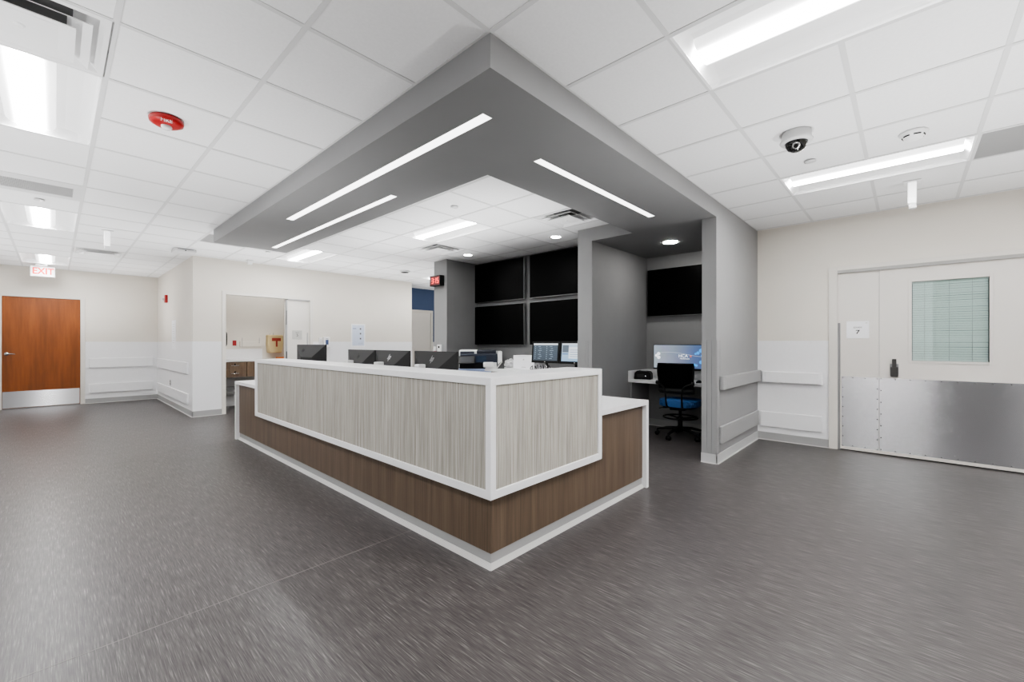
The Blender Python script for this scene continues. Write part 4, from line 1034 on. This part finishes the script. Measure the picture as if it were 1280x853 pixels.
for k in range(3):
    a = 2*PI*k/3+0.5; tube(bm, [(0.02*math.cos(a), 0.02*math.sin(a), 0.25), (0.21*math.cos(a), 0.21*math.sin(a), 0.268)], 0.010, 8)
tube(bm, [(0, 0, 0.225), (0, 0, 0.275)], 0.038, 16); obj('foot_ring', bm, M_black, t)
for k in range(5):
    a = 2*PI*k/5 - PI/2 - 0.25
    ca, sa = math.cos(a), math.sin(a)
    bm = bmesh.new(); tube(bm, smooth_path([(0.02*ca, 0.02*sa, 0.115), (0.15*ca, 0.15*sa, 0.112), (0.30*ca, 0.30*sa, 0.078)], 5), [0.026-0.011*i/10 for i in range(11)], 8)
    lg = obj('base_arm', bm, M_black, t)
    bm = bmesh.new(); px, py = 0.30*ca, 0.30*sa
    for o_ in (-0.016, 0.016):
        tube(bm, [(px-sa*(o_-0.009), py+ca*(o_-0.009), 0.028), (px-sa*(o_+0.009), py+ca*(o_+0.009), 0.028)], 0.028, 14)
    tube(bm, [(px, py, 0.03), (px, py, 0.085)], 0.009, 8); obj('caster', bm, M_black, lg)
t = thing('wall_outlet', 'pale outlet low on the alcove back wall right of the chair', 'outlet', (6.267, 2.10, 0.42), FX)
obj('cover_plate', B((-0.04, 0.04, -0.10, 0.10, 0, 0.01), bev=0.003), M_vent, t)

# ------------------------------------------------------------------ exam room seen through the open door
YB = 9.946
t = thing('drawer_cabinet', 'wall-hung wood cabinet with white top and steel pulls in the exam room', 'cabinet', (1.745, 9.35, 0))
obj('countertop', B((0, 1.20, -0.02, 0.595, 0.905, 0.935), bev=0.003), M_white, t)
obj('carcass', B((0.01, 1.18, 0.02, 0.594, 0.61, 0.905)), M_cabwood, t)
def drawer(u0, u1, v0, v1):
    d = obj('drawer', B((u0+0.003, u1-0.003, 0.0, 0.02, v0+0.003, v1-0.003), bev=0.002), M_cabwood, t)
    c_ = (u0+u1)/2; vz = (v0+v1)/2
    bm = bmesh.new(); tube(bm, smooth_path([(c_-0.06, 0.0, vz), (c_-0.055, -0.03, vz), (c_+0.055, -0.03, vz), (c_+0.06, 0.0, vz)], 4), 0.006, 8); obj('handle', bm, M_chrome, d)
    obj('lock', B((c_-0.012, c_+0.012, -0.003, 0.0, vz+0.01, vz+0.04)), M_black, d)
drawer(0.395, 0.785, 0.76, 0.905); drawer(0.395, 0.785, 0.61, 0.76)
dd = obj('cabinet_door', B((0.788, 1.177, 0.0, 0.02, 0.613, 0.902), bev=0.002), M_cabwood, t)
dd = obj('cabinet_door', B((0.013, 0.392, 0.0, 0.02, 0.613, 0.902), bev=0.002), M_cabwood, t)
bm = bmesh.new(); tube(bm, [(0.0, 0.40, 0.27), (1.2, 0.40, 0.27)], 0.03, 10); box(bm, 0, 1.2, 0.50, 0.59, 0.33, 0.39); pp = obj('pipe_cover', bm, M_vent, t)
t = thing('sharps_container', 'yellowish plastic sharps container with red label on the exam room wall', 'container', (3.195, YB, 1.245), FY)
bm = bmesh.new(); prism(bm, [(-0.135, -0.19), (0.125, -0.19), (0.145, 0.0), (0.15, 0.19), (-0.15, 0.19), (-0.15, 0.0)], 0.0, 0.14, bev=0.02); obj('housing', bm, M_yellow, t)
obj('label_mark', B((-0.075, 0.10, 0.06, 0.125, 0.139, 0.142), (0.0, 0.035, -0.06, 0.06, 0.139, 0.142)), mat('sharps_red', rgb(158, 60, 48), 0.5), t)
bm = bmesh.new(); tube(bm, [(-0.075, 0.15, 0.03), (-0.075, 0.23, 0.03)], 0.006, 6); tube(bm, [(0.0, 0.18, 0.0), (0.0, 0.24, 0.0)], 0.006, 6); obj('hanger', bm, M_vent, t)
t = thing('orange_tray', 'shallow orange tray on the exam room ledge under the sharps container', 'tray', (3.36, 9.80, 0.93))
obj('tray', B((-0.14, 0.14, -0.10, 0.10, 0, 0.035), bev=0.008), M_orange, t)
t = thing('exam_ledge', 'white ledge on the exam room wall under the sharps container', 'shelf', (3.45, 9.80, 0))
obj('shelf_top', B((-0.48, 0.80, -0.14, 0.146, 0.90, 0.93), bev=0.003), M_white, t)
t = thing('red_wall_plate', 'small red wall plate on the exam room wall above the cabinet', 'outlet', (2.473, YB, 1.262), FY)
obj('cover_plate', B((-0.032, 0.032, -0.052, 0.052, 0.0, 0.016), bev=0.003), mat('plate_red', rgb(150, 30, 30), 0.45), t)
t = thing('equipment_rail', 'white horizontal equipment rail on the exam room wall left of the sharps container', 'wall rail', (2.755, YB, 1.24), FY)
obj('rail', B((-0.19, 0.19, -0.055, 0.055, 0.0, 0.03), bev=0.004), M_beige, t)
bm = B((-0.158, -0.150, -0.05, 0.13, 0.03, 0.035), (0.155, 0.163, 0.02, 0.13, 0.03, 0.035)); obj('hook', bm, M_vent, t)

# ------------------------------------------------------------------ added uplights: sourceless, unseen spots that brighten the ceiling
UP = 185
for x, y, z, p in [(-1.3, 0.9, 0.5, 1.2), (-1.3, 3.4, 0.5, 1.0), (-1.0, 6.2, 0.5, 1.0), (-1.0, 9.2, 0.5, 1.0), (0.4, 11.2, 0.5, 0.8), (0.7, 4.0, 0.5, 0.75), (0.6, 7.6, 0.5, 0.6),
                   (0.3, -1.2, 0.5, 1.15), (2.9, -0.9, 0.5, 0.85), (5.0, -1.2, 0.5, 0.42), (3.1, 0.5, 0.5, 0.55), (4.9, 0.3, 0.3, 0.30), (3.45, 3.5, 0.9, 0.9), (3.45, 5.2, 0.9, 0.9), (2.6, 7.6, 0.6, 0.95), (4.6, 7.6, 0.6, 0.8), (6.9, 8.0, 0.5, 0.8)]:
    ld = bpy.data.lights.new('added_uplight', 'SPOT'); ld.energy = UP*p; ld.spot_size = math.radians(90 if z == 0.9 else 118); ld.spot_blend = 1.0; ld.shadow_soft_size = 0.0
    lo_ = bpy.data.objects.new('added_uplight', ld); COL.objects.link(lo_); lo_.location = (x, y, z); lo_.rotation_euler = (PI, 0, 0)

for x, y in [(-0.11, 0.24), (2.33, -2.2), (4.77, -2.2), (-0.11, -2.2)]:      # ceiling lamps behind the viewer
    ld = bpy.data.lights.new('ceiling_lamp', 'AREA'); ld.shape = 'RECTANGLE'; ld.size = 0.24; ld.size_y = 1.14; ld.energy = 30
    lo_ = bpy.data.objects.new('ceiling_lamp', ld); COL.objects.link(lo_); lo_.location = (x, y, C-0.005)
ld = bpy.data.lights.new('exam_fill_lamp', 'AREA'); ld.shape = 'RECTANGLE'; ld.size = 1.6; ld.size_y = 0.5; ld.energy = 9  # hidden fill lamp added to brighten the exam room
lo_ = bpy.data.objects.new('exam_fill_lamp', ld); COL.objects.link(lo_); lo_.location = (2.9, 9.45, 2.70)

# ------------------------------------------------------------------ world, render look
w_ = bpy.data.worlds.new('world'); scene.world = w_; w_.use_nodes = True
w_.node_tree.nodes['Background'].inputs['Color'].default_value = (0.8, 0.8, 0.8, 1); w_.node_tree.nodes['Background'].inputs['Strength'].default_value = 0.3
scene.view_settings.view_transform = 'AgX'
scene.view_settings.look = 'AgX - Medium High Contrast'
scene.view_settings.exposure = 0.36
scene.cycles.max_bounces = 12; scene.cycles.diffuse_bounces = 8
scene.cycles.sample_clamp_indirect = 6.0
scene.cycles.use_denoising = True
